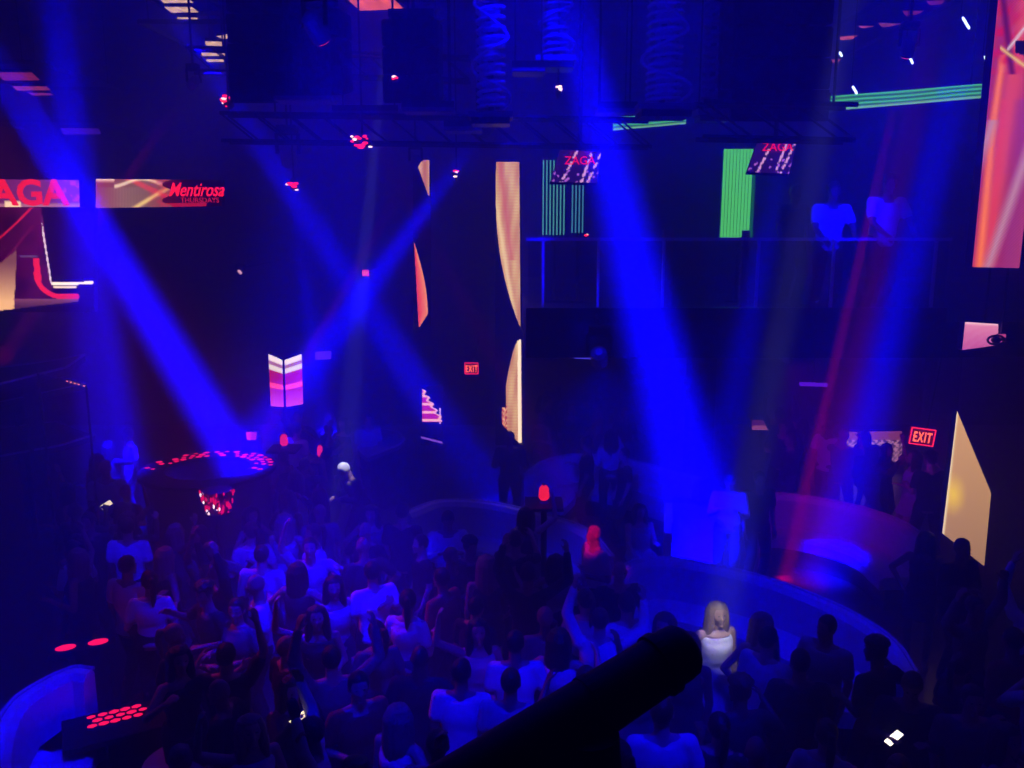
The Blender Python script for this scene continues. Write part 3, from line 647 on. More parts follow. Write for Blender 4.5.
# low wall and lit post of the middle booth
def lowwall(p0, p1, zt, label, m, th=.12):
    a_ = gp(*p0, zt); c_ = gp(*p1, zt); root = empty('booth_wall', (a_.x, a_.y, 0), label, 'partition'); d = (c_-a_); ang = math.atan2(d.y, d.x)
    b = bmesh.new(); box(b, ((a_.x+c_.x)/2, (a_.y+c_.y)/2, zt/2), (d.length, th, zt), M.Rotation(ang, 3, 'Z'), .01); fin(b, 'panel', m, root, world=True)
    b = bmesh.new(); box(b, ((a_.x+c_.x)/2, (a_.y+c_.y)/2, zt+.012), (d.length+.04, th+.05, .03), M.Rotation(ang, 3, 'Z')); fin(b, 'capping', GREYM, root, world=True)
lowwall((674, 500), (762, 512), 1.0, 'low pale partition glowing blue behind the two standing waiters', mat('pale_panel', (.5, .5, .55), .5))
p = at(667.5, 532, 11.2); root = empty('lit_post', (p.x, 11.2, 0), 'short blue glowing square post at the end of the low partition', 'post')
b = bmesh.new(); zz = at(667, 503, 11.2).z; box(b, (p.x, 11.2, (zz+p.z)/2), (.085, .08, zz-p.z)); fin(b, 'diffuser', mat('post_glow', (.3, .3, .4), .4, emit=lin((10, 5, 235)), es=1.6), root, world=True)
b = bmesh.new(); box(b, (p.x, 11.2, p.z/2), (.1, .1, p.z)); box(b, (p.x, 11.2, zz+.015), (.1, .1, .03)); fin(b, 'casing', STEEL, root, world=True)
# bottom-left sofa with table and counter
SB = sofa([(94, 668), (72, 667), (38, 682), (8, 704), (-10, 740), (-12, 790), (10, 850)], 1, 'curved pale sofa glowing blue in the bottom left corner', zt=.95)
def redspot_table(px, py, sx, sy, zt, rz, label, nx, ny, ox=0, oy=0, hx=1, hy=1, rad=.04, m=MATTE, name='low_table'):
    p = gp(px, py, zt); root = empty(name, (p.x, p.y, 0), label, 'table', None, rz)
    b = bmesh.new(); box(b, (0, 0, zt-.03), (sx, sy, .06), bev=.01); fin(b, 'tabletop', m, root)
    b = bmesh.new(); box(b, (sx*.14, 0, (zt-.06)/2), (sx*.5, sy*.6, zt-.06)); fin(b, 'base', MATTE, root)
    hm_ = emis('inlay_red', (235, 18, 75), 1.05, 10); tr = [(random.random()*.25) for _ in range(nx*ny)]
    for i in range(nx):
        for j in range(ny):
            x = ox+(i-(nx-1)/2)*hx+(.5*hx if j % 2 else 0); y = oy+(j-(ny-1)/2)*hy; b = bmesh.new()
            bmesh.ops.create_circle(b, cap_ends=True, segments=6 if nx > 2 else 20, radius=rad*(1-tr[i*ny+j]*(nx > 2)), matrix=M.Translation((x, y, zt+.004)) @ M.Diagonal((1.15, .85, 1, 1)))
            fin(b, 'inlaid_light', hm_, root)
    return root
redspot_table(118, 722, .95, .55, .62, R(28), 'dark low table with glowing red dots beside the bottom left sofa', 5, 3, -.02, .12, .10, .085, .045)
redspot_table(82, 645, .62, .2, 1.02, R(24), 'dark ledge with two glowing red squares behind the bottom left sofa', 2, 1, 0, 0, .3, 1, .085, name='bar_ledge')
rt = empty('round_table', gp(186, 762, .7), 'round blue-lit glass-topped table at the bottom beside the dancers', 'table'); rt.location.z = 0
b = bmesh.new(); tube(b, [(0, 0, .67), (0, 0, .7)], .36, 32); fin(b, 'tabletop', mat('pale_table', (.5, .5, .55), .25), rt)
b = bmesh.new(); tube(b, [(0, 0, .02), (0, 0, .66)], .04, 10); tube(b, [(0, 0, 0), (0, 0, .03)], .22, 20); fin(b, 'pedestal', STEEL, rt)
# round DJ booth: ring counter with red lit hexagons
cD = gp(208, 468, 1.1); rr = 1.12
dj = empty('dj_booth', (cD.x, cD.y, 0), 'round booth counter ringed with glowing red dots at the left back', 'booth')
def ring(b, r0, r1, z0, z1, n=48, ctr=(0, 0)):
    rg = []
    for k in range(n):
        t = 2*pi*k/n; rg.append([b.verts.new((ctr[0]+r*cos(t), ctr[1]+r*sin(t), z)) for r, z in ((r0, z0), (r1, z0), (r1, z1), (r0, z1))])
    for k in range(n):
        for j in range(4): b.faces.new([rg[k][j], rg[k][(j+1) % 4], rg[(k+1) % n][(j+1) % 4], rg[(k+1) % n][j]])
b = bmesh.new(); ring(b, rr-.42, rr, 1.04, 1.1); fin(b, 'counter', MATTE, dj)
b = bmesh.new(); ring(b, rr-.3, rr-.1, 0, 1.04); fin(b, 'front_wall', DLEATHER, dj)
hp = emis('inlay_pink', (225, 14, 75), 1.3, 15)
for j, q in enumerate((rr-.33, rr-.21, rr-.09)):
    n = 36
    for k in range(n):
        t = 2*pi*(k+.5*(j % 2))/n
        if sin(k*1.7+j)*cos(k*.9) > .4 or sin(t) < -.12: continue
        b = bmesh.new(); bmesh.ops.create_circle(b, cap_ends=True, segments=8, radius=.05+.012*sin(k*2.3+j), matrix=M.Translation((q*cos(t), q*sin(t), 1.104))); fin(b, 'inlaid_light', hp, dj)
# sparkling red fan in front of the booth
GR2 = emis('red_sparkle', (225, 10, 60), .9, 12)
pf = at(218, 500, 12.6); fl = empty('bottle_bucket', (pf.x, 12.6, 0), 'glittering red bucket stand in front of the round booth', 'bucket')
b = bmesh.new(); tube(b, [(pf.x, 12.6, 0), (pf.x, 12.6, pf.z-.22)], .06, 10); tube(b, [(pf.x, 12.6, pf.z-.22), (pf.x, 12.6, pf.z-.18)], .2, 16); fin(b, 'stand', BLACK, fl, world=True)
b = bmesh.new(); tube(b, [(pf.x, 12.6, pf.z-.2), (pf.x, 12.6, pf.z), (pf.x, 12.6, pf.z+.16)], [.13, .18, .22], 16); fin(b, 'bucket', mat('red_metal', (.35, .01, .03), .3, .8), fl, world=True)
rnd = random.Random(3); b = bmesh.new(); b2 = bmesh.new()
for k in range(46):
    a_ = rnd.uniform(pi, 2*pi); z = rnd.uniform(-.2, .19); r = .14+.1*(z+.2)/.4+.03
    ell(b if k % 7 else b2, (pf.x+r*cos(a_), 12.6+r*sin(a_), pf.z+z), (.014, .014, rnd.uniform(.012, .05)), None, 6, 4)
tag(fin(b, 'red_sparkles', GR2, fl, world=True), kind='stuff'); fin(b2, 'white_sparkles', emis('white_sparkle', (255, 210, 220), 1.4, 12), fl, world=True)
# pink box on booth
screen('small_monitor', [at(246, 432, 16), at(257, 432, 16), at(256, 440, 16), at(247, 440, 16)], lambda px, py, u, v: (190, 30, 90) if u < .4 else (140, 20, 80), 6, 5, 'tiny pink lit screen on the far side of the round booth', 'monitor', thick=.2)
b = bmesh.new(); q = at(251, 440, 16.1); box(b, (q.x, 16.15, q.z/2), (.3, .3, q.z)); tag(fin(b, 'pedestal', MATTE), 'dark plinth under the tiny pink screen behind the booth', 'plinth')
# red table lamps
def table_lamp(px, py, Y, s, label):
    p = at(px, py, Y); root = empty('table_lamp', (p.x, Y, p.z-.12), label, 'lamp', None)
    b = bmesh.new(); tube(b, [(0, 0, .04), (0, 0, .08), (0, 0, .2), (0, 0, .24)], [.04*s, .07*s, .06*s, .03*s], 10); fin(b, 'lamp_shade', emis('lamp_red', (215, 25, 50), .9, 14), root, smooth=True)
    b = bmesh.new(); tube(b, [(0, 0, 0), (0, 0, .04)], [.06*s, .04*s], 10); tube(b, [(0, 0, .24), (0, 0, .27)], .02, 8); fin(b, 'base', STEEL, root)
    b = bmesh.new(); h = p.z-.12; box(b, (p.x, Y, h-.02), (.5, .5, .04)); tube(b, [(p.x, Y, 0), (p.x, Y, h-.04)], .04, 8); tube(b, [(p.x, Y, 0), (p.x, Y, .03)], .2, 16)
    tag(fin(b, 'side_table', MATTE), 'small dark table under the '+label, 'table')
table_lamp(284, 441, 14.5, 1.0, 'glowing red lamp right of the round booth')
table_lamp(544, 494, 11.2, 1.1, 'glowing red lamp behind the central sofa')
table_lamp(94, 474, 14.5, .8, 'faint red lamp at the dark left side')
table_lamp(320, 452, 14.2, .7, 'small dim red lamp near the white-capped man')
# booth counter right of white-capped man
def poly_counter(pts, zt, h, label, m, name='bar_counter', base=True):
    P = [gp(x, y, zt) for x, y in pts]; c = sum(P, V((0, 0, 0)))/len(P); root = empty(name, (c.x, c.y, 0), label, 'counter')
    b = bmesh.new(); prism(b, [(p.x, p.y) for p in P], zt-h, zt); fin(b, 'countertop', m, root, world=True)
    b = bmesh.new(); tube(b, [(p.x, p.y, zt+.01) for p in P], .02, 6, closed=True); fin(b, 'edge_trim', mat('pale_trim', (.5, .5, .55), .35), root, world=True)
    b = bmesh.new(); k_ = .8 if base else .15; prism(b, [(c.x+(p.x-c.x)*k_, c.y+(p.y-c.y)*k_) for p in P], 0, zt-h); fin(b, 'base', MATTE, root, world=True)
poly_counter([(362, 426), (398, 432), (405, 440), (398, 446), (367, 458), (358, 450)], 1.15, .08, 'blue-edged angular counter behind the white-capped man', mat('blueish_top', (.18, .18, .2), .3))
# left gallery rails and steps
poly_counter([(-30, 372), (40, 363), (85, 355), (66, 368), (-30, 392)], 2.9, .12, 'dark raised ledge with thin lit edges, uppermost at left', CONC, 'gallery_ledge', base=False)
poly_counter([(-30, 409), (85, 384), (40, 373), (-30, 380)], 2.3, .1, 'dark raised ledge with a bright pointed corner, left side', CONC, 'gallery_ledge', base=False)
poly_counter([(-30, 462), (60, 446), (95, 435), (55, 422), (-30, 432)], 1.6, .1, 'lowest dark ledge at left with a dim pointed corner', CONC, 'gallery_ledge', base=False)
p0 = at(38, 373, 12.2); p1 = at(86, 386, 12.2); g_ = empty('glint_rail', p1, 'thin slanted rail with red and white glints at the left ledge', 'rail')
b = bmesh.new(); tube(b, [p0, p1], .012, 6); fin(b, 'rail', STEEL, g_, world=True)
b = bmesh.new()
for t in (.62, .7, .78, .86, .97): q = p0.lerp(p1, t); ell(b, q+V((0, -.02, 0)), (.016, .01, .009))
fin(b, 'rail_glints', emis('glint_glow', (255, 120, 120), 1.2, 12), g_, world=True)  # glints on the steel rail, made as small glowing beads
b = bmesh.new(); tube(b, [p0, (p0.x, p0.y, .0)], .015, 6); tube(b, [p1, (p1.x, p1.y, 0)], .015, 6); fin(b, 'post', BLACK, g_, world=True)
# small wall lamp upper left
p = at(239, 271, 18); g_ = empty('wall_lamp', p, 'faint warm wall lamp left of centre on the dark wall', 'lamp')
b = bmesh.new(); cap(b, p, p+V((.04, -.03, -.04)), .03, .03); fin(b, 'bulb', emis('warm_bulb', (190, 130, 150), 1, 18), g_, world=True)
b = bmesh.new(); box(b, p+V((0, .1, .05)), (.16, .2, .16), bev=.02); box(b, p+V((0, 2.0, .05)), (.04, 4.0, .04)); fin(b, 'bracket', BLACK, g_, world=True)
# back bar screens glimpsed right
screen('back_bar_screen', [at(843, 432, 18), at(902, 431, 18), at(902, 462, 18), at(843, 460, 18)], lambda px, py, u, v: ((120, 50, 60) if v < .3 else ((170, 110, 130) if nz(px*.5, py*.5) > 0 else (60, 25, 50))), 60, 30, 'glowing patterned back bar screen behind the standing group at right', 'screen', pow_=.7)
screen('back_bar_screen', [at(752, 420, 18), at(770, 420, 18), at(770, 430, 18), at(752, 430, 18)], lambda px, py, u, v: (70, 20, 60) if v < .6 else (130, 60, 90), 14, 8, 'small dim pink back bar screen left of the standing group', 'screen', pow_=.7)
def stand(nm_, px, py, Y, z0=0.0, up=False, r=.03):
    o = next(q for q in bpy.data.objects if q.name == nm_); p = at(px, py, Y+.1); b = bmesh.new()
    if up: tube(b, [p, (p.x, p.y, 9.795)], r)
    else: tube(b, [p, (p.x, p.y, z0)], r); tube(b, [(p.x, p.y, z0), (p.x, p.y, z0+.03)], .18, 16)
    fin(b, 'hanger' if up else 'stand', BLACK, o, world=True)
stand('small_screen', 984, 330, 9.55, up=True, r=.012); stand('spot_fixture', 1001, 337, 9.35, up=True, r=.012); stand('folding_screen', 284, 400, 15.6); stand('wedge_screen', 965, 530, 11.05)
stand('back_bar_screen', 872, 455, 18.05); stand('back_bar_screen.001', 761, 427, 18.05)
for q in (625, 675): stand('green_light_box', q, 118, 12.55, up=True, r=.012)
for q in (835, 970): stand('green_light_box.001', q, 92, 12.55, up=True, r=.012)
stand('slatted_light_panel', 554, 230, 13.5, 4.0); stand('slatted_light_panel.001', 578, 230, 13.5, 4.0); stand('slatted_light_panel.002', 739, 235, 13.5, 4.0)
# ------------------------------------------------------------------ foreground barrel
MB_ = mat('foreground_black', (.004, .004, .005), .55)
fg = empty('followspot', gp(0, 0, 0)*0+V((at(612, 770, 1.5).x, 1.5, 0)), 'black tubular lamp barrel on a stand, large in the foreground', 'lamp')
P1 = CAM+ray(683, 650)*1.62; P0 = CAM+ray(430, 812)*1.42
dd = (P1-P0).normalized()
b = bmesh.new(); tube(b, [P0, P0+dd*.01, P0.lerp(P1, .6), P1-dd*.02, P1, P1+dd*.012, P1+dd*.016], [.058, .062, .056, .052, .05, .04, .02], 28); bar_ = fin(b, 'barrel', MB_, fg, world=True, smooth=True)
b = bmesh.new()
for t in (.35, .62, .9): q = P0.lerp(P1, t); tube(b, [q-dd*.008, q+dd*.008], .0585, 28)
fin(b, 'bands', MB_, fg, world=True)
q = CAM+ray(590, 735)*1.5
b = bmesh.new(); tube(b, [q, q+V((.012, -.01, -.2)), V((q.x+.02, q.y, 0))], [.05, .055, .05], 16); fin(b, 'stand_pole', MB_, fg, world=True)
b = bmesh.new(); tube(b, [(q.x+.02, q.y, 0), (q.x+.02, q.y, .04)], .3, 24); fin(b, 'stand_base', MB_, fg, world=True)
# ------------------------------------------------------------------ people
SKINS = [mat('skin_light', (.55, .36, .27), .5), mat('skin_tan', (.36, .2, .13), .5), mat('skin_deep', (.14, .07, .045), .45)]
HAIRS = [mat('hair_black', (.012, .01, .01), .45, bump=.5, bscale=60), mat('hair_brown', (.05, .03, .02), .45, bump=.5, bscale=60), mat('hair_fair', (.35, .25, .15), .5, bump=.5, bscale=60)]
CL = {'white': mat('cloth_white', (.8, .8, .82), .8, bump=.2, bscale=14), 'pale': mat('cloth_pale', (.45, .45, .5), .8, bump=.2, bscale=14), 'grey': mat('cloth_grey', (.16, .16, .18), .85, bump=.2, bscale=14),
      'dark': mat('cloth_dark', (.03, .03, .035), .85, bump=.2, bscale=14), 'black': mat('cloth_black', (.012, .012, .014), .9, bump=.2, bscale=14), 'red': mat('cloth_red', (.4, .03, .05), .8, bump=.2), 'denim': mat('cloth_denim', (.05, .07, .14), .85, bump=.2, bscale=20)}
SHOE = mat('shoe_black', (.015, .015, .015), .4); EYEM = mat('eye_dark', (.02, .015, .012), .2)
def hand(bm, w, d, palm, s=1.0, curl=.5, side=1):
    """w wrist, d forearm direction, palm = palm normal"""
    w = V(w); d = V(d).normalized(); n = (V(palm)-d*V(palm).dot(d)).normalized(); sd = d.cross(n)*side
    for k in range(4):
        o = sd*(-.033+.022*k)*s; cap(bm, w+o*.55, w+d*.085*s+o, .017*s, .0145*s, 8, 3)
        L = (.062, .075, .07, .055)[k]*s; p = w+d*.09*s+o; a_ = curl*.6; q = p+(d*cos(a_)+n*sin(a_))*L*.55; a_ = curl*1.7
        r = q+(d*cos(a_)+n*sin(a_))*L*.5; cap(bm, p, q, .0095*s, .009*s, 8, 3); cap(bm, q, r, .009*s, .0075*s, 8, 3)
    p = w+d*.03*s-sd*.035*s; q = p+(d*.7-sd*.6+n*.35).normalized()*.045*s; cap(bm, p, q, .014*s, .011*s, 8, 3); cap(bm, q, q+(d*.9-sd*.1+n*.5).normalized()*.035*s, .011*s, .009*s, 8, 3)
HAND = {}
def build_person(nm, arms, sex='m', legs=((-.1, 0, 0), (.1, 0, 0)), lean=0, turn=0, nod=0, hair='short', top='tee', bottom='trousers', sit=False, twist=0, curl=.6, knees=None, hold=None):
    """arms: ((elbow),(wrist)) per side relative to shoulder; person faces -Y, origin at the feet"""
    f = sex == 'f'; SW = .165 if f else .195; HW = .095; sh = 1.36 if f else 1.42; hz = .93 if not sit else .5
    dz = hz-.93
    tw = lambda p, z0=0: p
    lm = M.Translation((0, 0, hz)) @ M.Rotation(R(lean), 4, 'X') @ M.Rotation(R(twist), 4, 'Z') @ M.Translation((0, 0, -hz))
    up = lambda p: lm @ V((p[0], p[1], p[2]+dz))
    S = [up((s*SW, .01, sh)) for s in (-1, 1)]
    r3 = lm.to_3x3()
    E = []; W = []
    for i, (e, w_) in enumerate(arms): E.append(S[i]+r3 @ V(e)); W.append(S[i]+r3 @ V(w_))
    k = .9 if f else 1.0
    H = [V((s*HW, 0, hz-.01)) for s in (-1, 1)]
    K = []; A = []
    for i, s in enumerate((-1, 1)):
        if sit: K.append(V((s*.13, -.43, .5))); A.append(V((s*.14+.02*s, -.40-.05*i, .09)))
        else:
            a_ = V((legs[i][0], legs[i][1], .09+legs[i][2])); m_ = (H[i]+a_)/2; dd_ = math.sqrt(max(0, .43**2-((H[i]-a_).length/2)**2)); K.append(m_+V((s*.02, -dd_-.015, .02))); A.append(a_)
    head = up((0, -.02-.0*f, sh+.208)); hr = M.Rotation(R(turn), 3, 'Z') @ M.Rotation(R(nod), 3, 'X') @ r3
    hm = M.Translation(head) @ hr.to_4x4()
    # --- body
    b = bmesh.new()
    tors = [(.84, .135, .095), (.93, .165 if f else .16, .112), (1.06, .128 if f else .142, .092), (1.2, .138 if f else .162, .1), (1.3, .15 if f else .178, .105), (1.385, .135 if f else .16, .085), (1.43, .075, .06)]
    if f: tors = [(z-.02*(z > 1), a_, c_) for z, a_, c_ in tors]
    bt = bmesh.new(); loft(bt, [((0, 0, z+dz), a_, c_) for z, a_, c_ in tors], 18, 2.3); bt.transform(lm); me = bpy.data.meshes.new('x'); bt.to_mesh(me); bt.free(); b.from_mesh(me); bpy.data.meshes.remove(me)
    if f:
        for s in (-1, 1): ell(b, up((s*.065, -.085, 1.215)), (.06, .055, .058))
    cap(b, up((0, .01, sh-.02)), head+hr @ V((0, .015, -.06)), .062*k, .054*k, 12, 3)
    for i, s in enumerate((-1, 1)): cap(b, up((s*.03, .012, sh+.012)), S[i]+V((0, 0, -.004)), .05*k, .046*k, 12, 3)
    vs_ = ell(b, (0, 0, 0), (.073, .09, .112), None, 20, 14)
    for v in vs_:
        z = v.co.z
        if z < -.01: t = min(1, (-z-.01)/.1); v.co.x *= 1-.32*t; v.co.y = v.co.y*(1-.25*t)-.012*t
        if v.co.y < -.05 and abs(z-.012) < .022 and .012 < abs(v.co.x) < .05: v.co.y += .012
        v.co = hm @ v.co
    ell(b, hm @ V((0, -.093, -.022)), (.013, .016, .022), hr, 8, 6); ell(b, hm @ V((0, -.086, -.058)), (.024, .01, .009), hr, 8, 6); ell(b, hm @ V((0, -.07, -.092)), (.026, .02, .02), hr, 8, 6)
    for s in (-1, 1): ell(b, hm @ V((s*.077, .005, -.008)), (.009, .02, .03), hr, 8, 6)
    for i, s in enumerate((-1, 1)):
        cap(b, S[i], E[i], .052*k, .04*k, 12, 4); cap(b, E[i], W[i], .04*k, .026*k, 12, 4)
        d = (W[i]-E[i]).normalized(); pn = V((-s*.6, -.3, 0)) if abs(d.z) > .5 else V((0, 0, -1))
        hand(b, W[i], d, pn, .95*k, curl, s)
        cap(b, H[i]+V((0, 0, -.02)), K[i], .088, .056, 12, 4); cap(b, K[i], A[i], .056, .036, 12, 4)
        ell(b, A[i]*.6+K[i]*.4+V((0, .02, 0)), (.045, .048, .1)); cap(b, A[i]+V((0, .02, -.04)), A[i]+V((s*.02, -.14, -.055)), .035, .028, 8, 3)
    body = evalmesh(b, nm+'_body', [('REMESH', dict(mode='VOXEL', voxel_size=.0095)), ('SMOOTH', dict(iterations=2, factor=.5))])
    P = {'body': body}
    # --- hair
    if hair != 'bald':
        b = bmesh.new(); vs_ = ell(b, (0, .012, .022), (.083, .098, .105), None, 22, 16)
        dl = [v for v in vs_ if (v.co.y < -.045 and v.co.z < .07) or (v.co.z < -.03 and v.co.y < .03) or v.co.z < -.06]
        if hair == 'cap':
            cv = bmesh.ops.create_circle(b, cap_ends=True, segments=16, radius=.07, matrix=M.Translation((0, -.1, .045)) @ M.Rotation(R(12), 4, 'X') @ M.Diagonal((1, 1, 1, 1)))['verts']
        for v in dl: v.co = V((v.co.x*.86, v.co.y*.84 if v.co.y < 0 else v.co.y, max(v.co.z, -.06)))
        if hair == 'puff':
            for j in range(26):
                t = j*2.4; ph = 1.25*(j/26)**.5; ell(b, (.085*sin(ph)*cos(t), .02+.095*sin(ph)*sin(t), .05+.08*cos(ph)), (.03, .03, .03), None, 8, 6)
        if hair == 'long':
            for j in range(9):
                a_ = R(-20+220*j/8); x = .078*cos(a_); y = .02+.085*sin(a_); L = .30+.05*sin(j*2.1)
                tube(b, [(x*.7, y*.6, .09), (x, y, .02), (x*1.1, y*1.02, -.1), (x*1.25, y*.95+.015, -.2), (x*1.0, y*.9+.03, -.12-L*.6)], [.03, .038, .04, .034, .012], 8)
        if hair == 'tail':
            tube(b, [(0, .08, .06), (0, .14, .06), (0, .16, -.02), (0, .14, -.16), (.01, .13, -.24)], [.02, .032, .035, .028, .01], 10)
        if hair == 'bun': ell(b, (0, .08, .1), (.045, .045, .04))
        b.transform(hm)
        if hair == 'cap': P['cap'] = evalmesh(b, nm+'_cap', [('REMESH', dict(mode='VOXEL', voxel_size=.009)), ('SMOOTH', dict(iterations=3, factor=.5))])
        else: P['hair'] = evalmesh(b, nm+'_hair', [('REMESH', dict(mode='VOXEL', voxel_size=.009)), ('SMOOTH', dict(iterations=2, factor=.5))])
    # --- eyes
    for s in (-1, 1): b = bmesh.new(); ell(b, hm @ V((s*.03, -.076, .012)), (.011, .006, .006), hr, 8, 6); P['eye%d' % s] = evalmesh(b, nm+'_eye', [])
    # --- top
    g = .018
    def torsomesh(z0, z1, gg, flare=0):
        bt = bmesh.new(); secs = []
        for j in range(12):
            z = z0+(z1-z0)*j/11
            for (za, aa, ca), (zb, ab, cb) in zip(tors, tors[1:]):
                if za <= z <= zb: t = (z-za)/(zb-za); a_ = aa+(ab-aa)*t; c_ = ca+(cb-ca)*t; break
            else: a_, c_ = tors[0][1:] if z < tors[0][0] else tors[-1][1:]
            fl = flare*max(0, (1.0-z))
            if not f: a_ = max(a_, .15)
            secs.append(((0, -.01*f, z+dz), a_+gg+fl+.005*sin(j*2.1), c_+gg+fl+(.025 if f and 1.12 < z < 1.3 else 0)+.005*sin(j*1.7+1)))
        loft(bt, secs, 20, 2.3); bt.transform(lm); return bt
    def addbm(b, bt): me = bpy.data.meshes.new('x'); bt.to_mesh(me); bt.free(); b.from_mesh(me); bpy.data.meshes.remove(me)
    topn = {'tee': 'shirt', 'long': 'jacket', 'tank': 'vest_top', 'dress': 'dress', 'shirt': 'shirt'}[top]
    b = bmesh.new(); z1 = 1.41 if top != 'tank' else 1.36; z1 -= .02*f
    if top == 'dress':
        bt = torsomesh(.93, z1-.04, .014); addbm(b, bt)
        if sit: 
            for i in (0, 1): cap(b, H[i], H[i].lerp(K[i], .75), .12, .1, 12, 4)
        else:
            mA = (K[0]+K[1])/2; loft(b, [((H[0]+H[1])/2+V((0, 0, .12)), .15, .12), ((H[0]+H[1])/2+V((0, 0, 0)), .19, .14), ((H[0]+H[1])/2+V((0, 0, -.12)), .195, .145), (mA.lerp((H[0]+H[1])/2, .3), .2, .14)], 20, 2.2)
    else:
        bt = torsomesh(.88, z1, g); addbm(b, bt)
    slv = {'tee': .62, 'shirt': .62, 'long': 1, 'tank': 0, 'dress': 0}[top]
    for i in (0, 1):
        if slv: cap(b, up(((-1, 1)[i]*.05, .012, sh-.008)), S[i]+V((0, 0, -.008)), .056*k, .062*k, 12, 3); cap(b, S[i]+V((0, 0, -.008)), S[i].lerp(E[i], slv), .062*k, (.066 if slv < 1 else .056)*k, 12, 4)
        if slv == 1: cap(b, E[i], E[i].lerp(W[i], .93), .056*k, .04*k, 12, 4)
        if top in ('tank', 'dress'): cap(b, up(((-1, 1)[i]*.09, -.06, z1-.08)), up(((-1, 1)[i]*.1, .02, z1+.055)), .014, .014, 8, 3)
    P[topn] = evalmesh(b, nm+'_top', [('REMESH', dict(mode='VOXEL', voxel_size=.015)), ('SMOOTH', dict(iterations=3, factor=.5))])
    # --- bottom
    if top != 'dress':
        b = bmesh.new(); c = (H[0]+H[1])/2
        cap(b, c+V((-.07, 0, .03)), c+V((.07, 0, .03)), .118, .118, 14, 4)
        for i in (0, 1):
            q = 1 if bottom == 'trousers' else .55
            cap(b, H[i], K[i], .108, .075, 12, 4) if q == 1 else cap(b, H[i], H[i].lerp(K[i], .6), .108, .095, 12, 4)
            if q == 1: cap(b, K[i], A[i]+V((0, .01, .01)), .075, .058, 12, 4)
        P['trousers' if bottom == 'trousers' else 'shorts'] = evalmesh(b, nm+'_bottom', [('REMESH', dict(mode='VOXEL', voxel_size=.016)), ('SMOOTH', dict(iterations=3, factor=.5))])
    HAND[nm] = (W, E)
    for i, s in enumerate((-1, 1)): b = bmesh.new(); cap(b, A[i]+V((0, .03, -.045)), A[i]+V((s*.025, -.15, -.052)), .044, .038, 10, 3); P['shoe%d' % s] = evalmesh(b, nm+'_shoe', [('SUBSURF', dict(levels=1))])
    P['_head'] = head
    return P
DN = ((-.04, .0, -.28), (-.03, -.1, -.53)); DNR = ((.04, .0, -.28), (.03, -.1, -.53))
def mir(a_): return tuple((-x, y, z) for x, y, z in a_)
UP = ((-.12, -.06, .24), (-.06, -.1, .48)); UPW = ((-.22, -.05, .14), (-.2, -.12, .40)); BEND = ((-.08, .02, -.27), (-.02, -.24, -.2)); OUT = ((-.2, -.06, -.18), (-.33, -.22, -.02)); FOLD = ((-.07, -.03, -.27), (.14, -.2, -.22))
PHON = ((-.05, -.12, -.24), (.06, -.33, -.1)); PHUP = ((-.04, -.25, -.08), (.06, -.38, .12)); HIP = ((-.19, .05, -.2), (-.05, -.04, -.38)); DANCE = ((-.2, -.05, -.16), (-.14, -.26, .02)); LEANF = ((-.05, -.18, -.24), (.0, -.4, -.33))
KINDS = {
 'stand_m': dict(arms=(DN, DNR), hair='short'),
 'bend_m': dict(arms=(BEND, mir(DN)), hair='short', legs=((-.14, -.05, 0), (.13, .06, 0)), twist=12, turn=-15),
 'up_m': dict(arms=(UP, mir(DANCE)), hair='short', twist=-10, nod=-8),
 'both_m': dict(arms=(UPW, mir(UP)), hair='short', top='long'),
 'phone_m': dict(arms=(PHON, mir(PHON)), hair='short', nod=28, lean=4, top='long'),
 'fold_m': dict(arms=(FOLD, mir(FOLD)), hair='short', top='long'),
 'dance_m': dict(arms=(DANCE, mir(BEND)), hair='puff', legs=((-.2, -.05, 0), (.16, .1, 0)), lean=6, twist=18, turn=20),
 'bald_m': dict(arms=(HIP, mir(BEND)), hair='bald', top='tee'),
 'cap_m': dict(arms=(BEND, mir(PHON)), hair='cap', lean=24, nod=18, top='long', legs=((-.14, -.18, 0), (.14, .08, 0))),
 'shot_m': dict(arms=(PHUP, mir(PHUP)), hair='short', nod=-5),
 'stand_f': dict(sex='f', arms=(HIP, mir(DN)), hair='long', top='dress'),
 'dance_f': dict(sex='f', arms=(DANCE, mir(OUT)), hair='long', top='tank', twist=15, turn=-20, legs=((-.12, -.06, 0), (.13, .05, 0))),
 'up_f': dict(sex='f', arms=(UPW, mir(BEND)), hair='long', top='dress', twist=-12, nod=-8),
 'tail_f': dict(sex='f', arms=(BEND, mir(BEND)), hair='tail', top='tee', turn=25),
 'phone_f': dict(sex='f', arms=(PHUP, mir(BEND)), hair='long', top='long', nod=5),
 'bun_f': dict(sex='f', arms=(FOLD, mir(FOLD)), hair='bun', top='tank', bottom='shorts'),
 'sit_m': dict(arms=(LEANF, mir(LEANF)), hair='short', sit=True, lean=8, top='long'),
 'sit_f': dict(sex='f', arms=(LEANF, mir(BEND)), hair='long', sit=True, lean=-4, top='dress'),
 'rail_m': dict(arms=(LEANF, mir(LEANF)), hair='short', lean=8, nod=6, legs=((-.12, .05, 0), (.12, .1, 0))),
}
PROTO = {}
HEAD = {}
def proto(k):
    if k not in PROTO: PROTO[k] = build_person(k, **KINDS[k]); HEAD[k] = PROTO[k].pop('_head')
    return PROTO[k]
prn = random.Random(11); NP = [0]
DUMMY = mat('person_base', (.1, .1, .1))
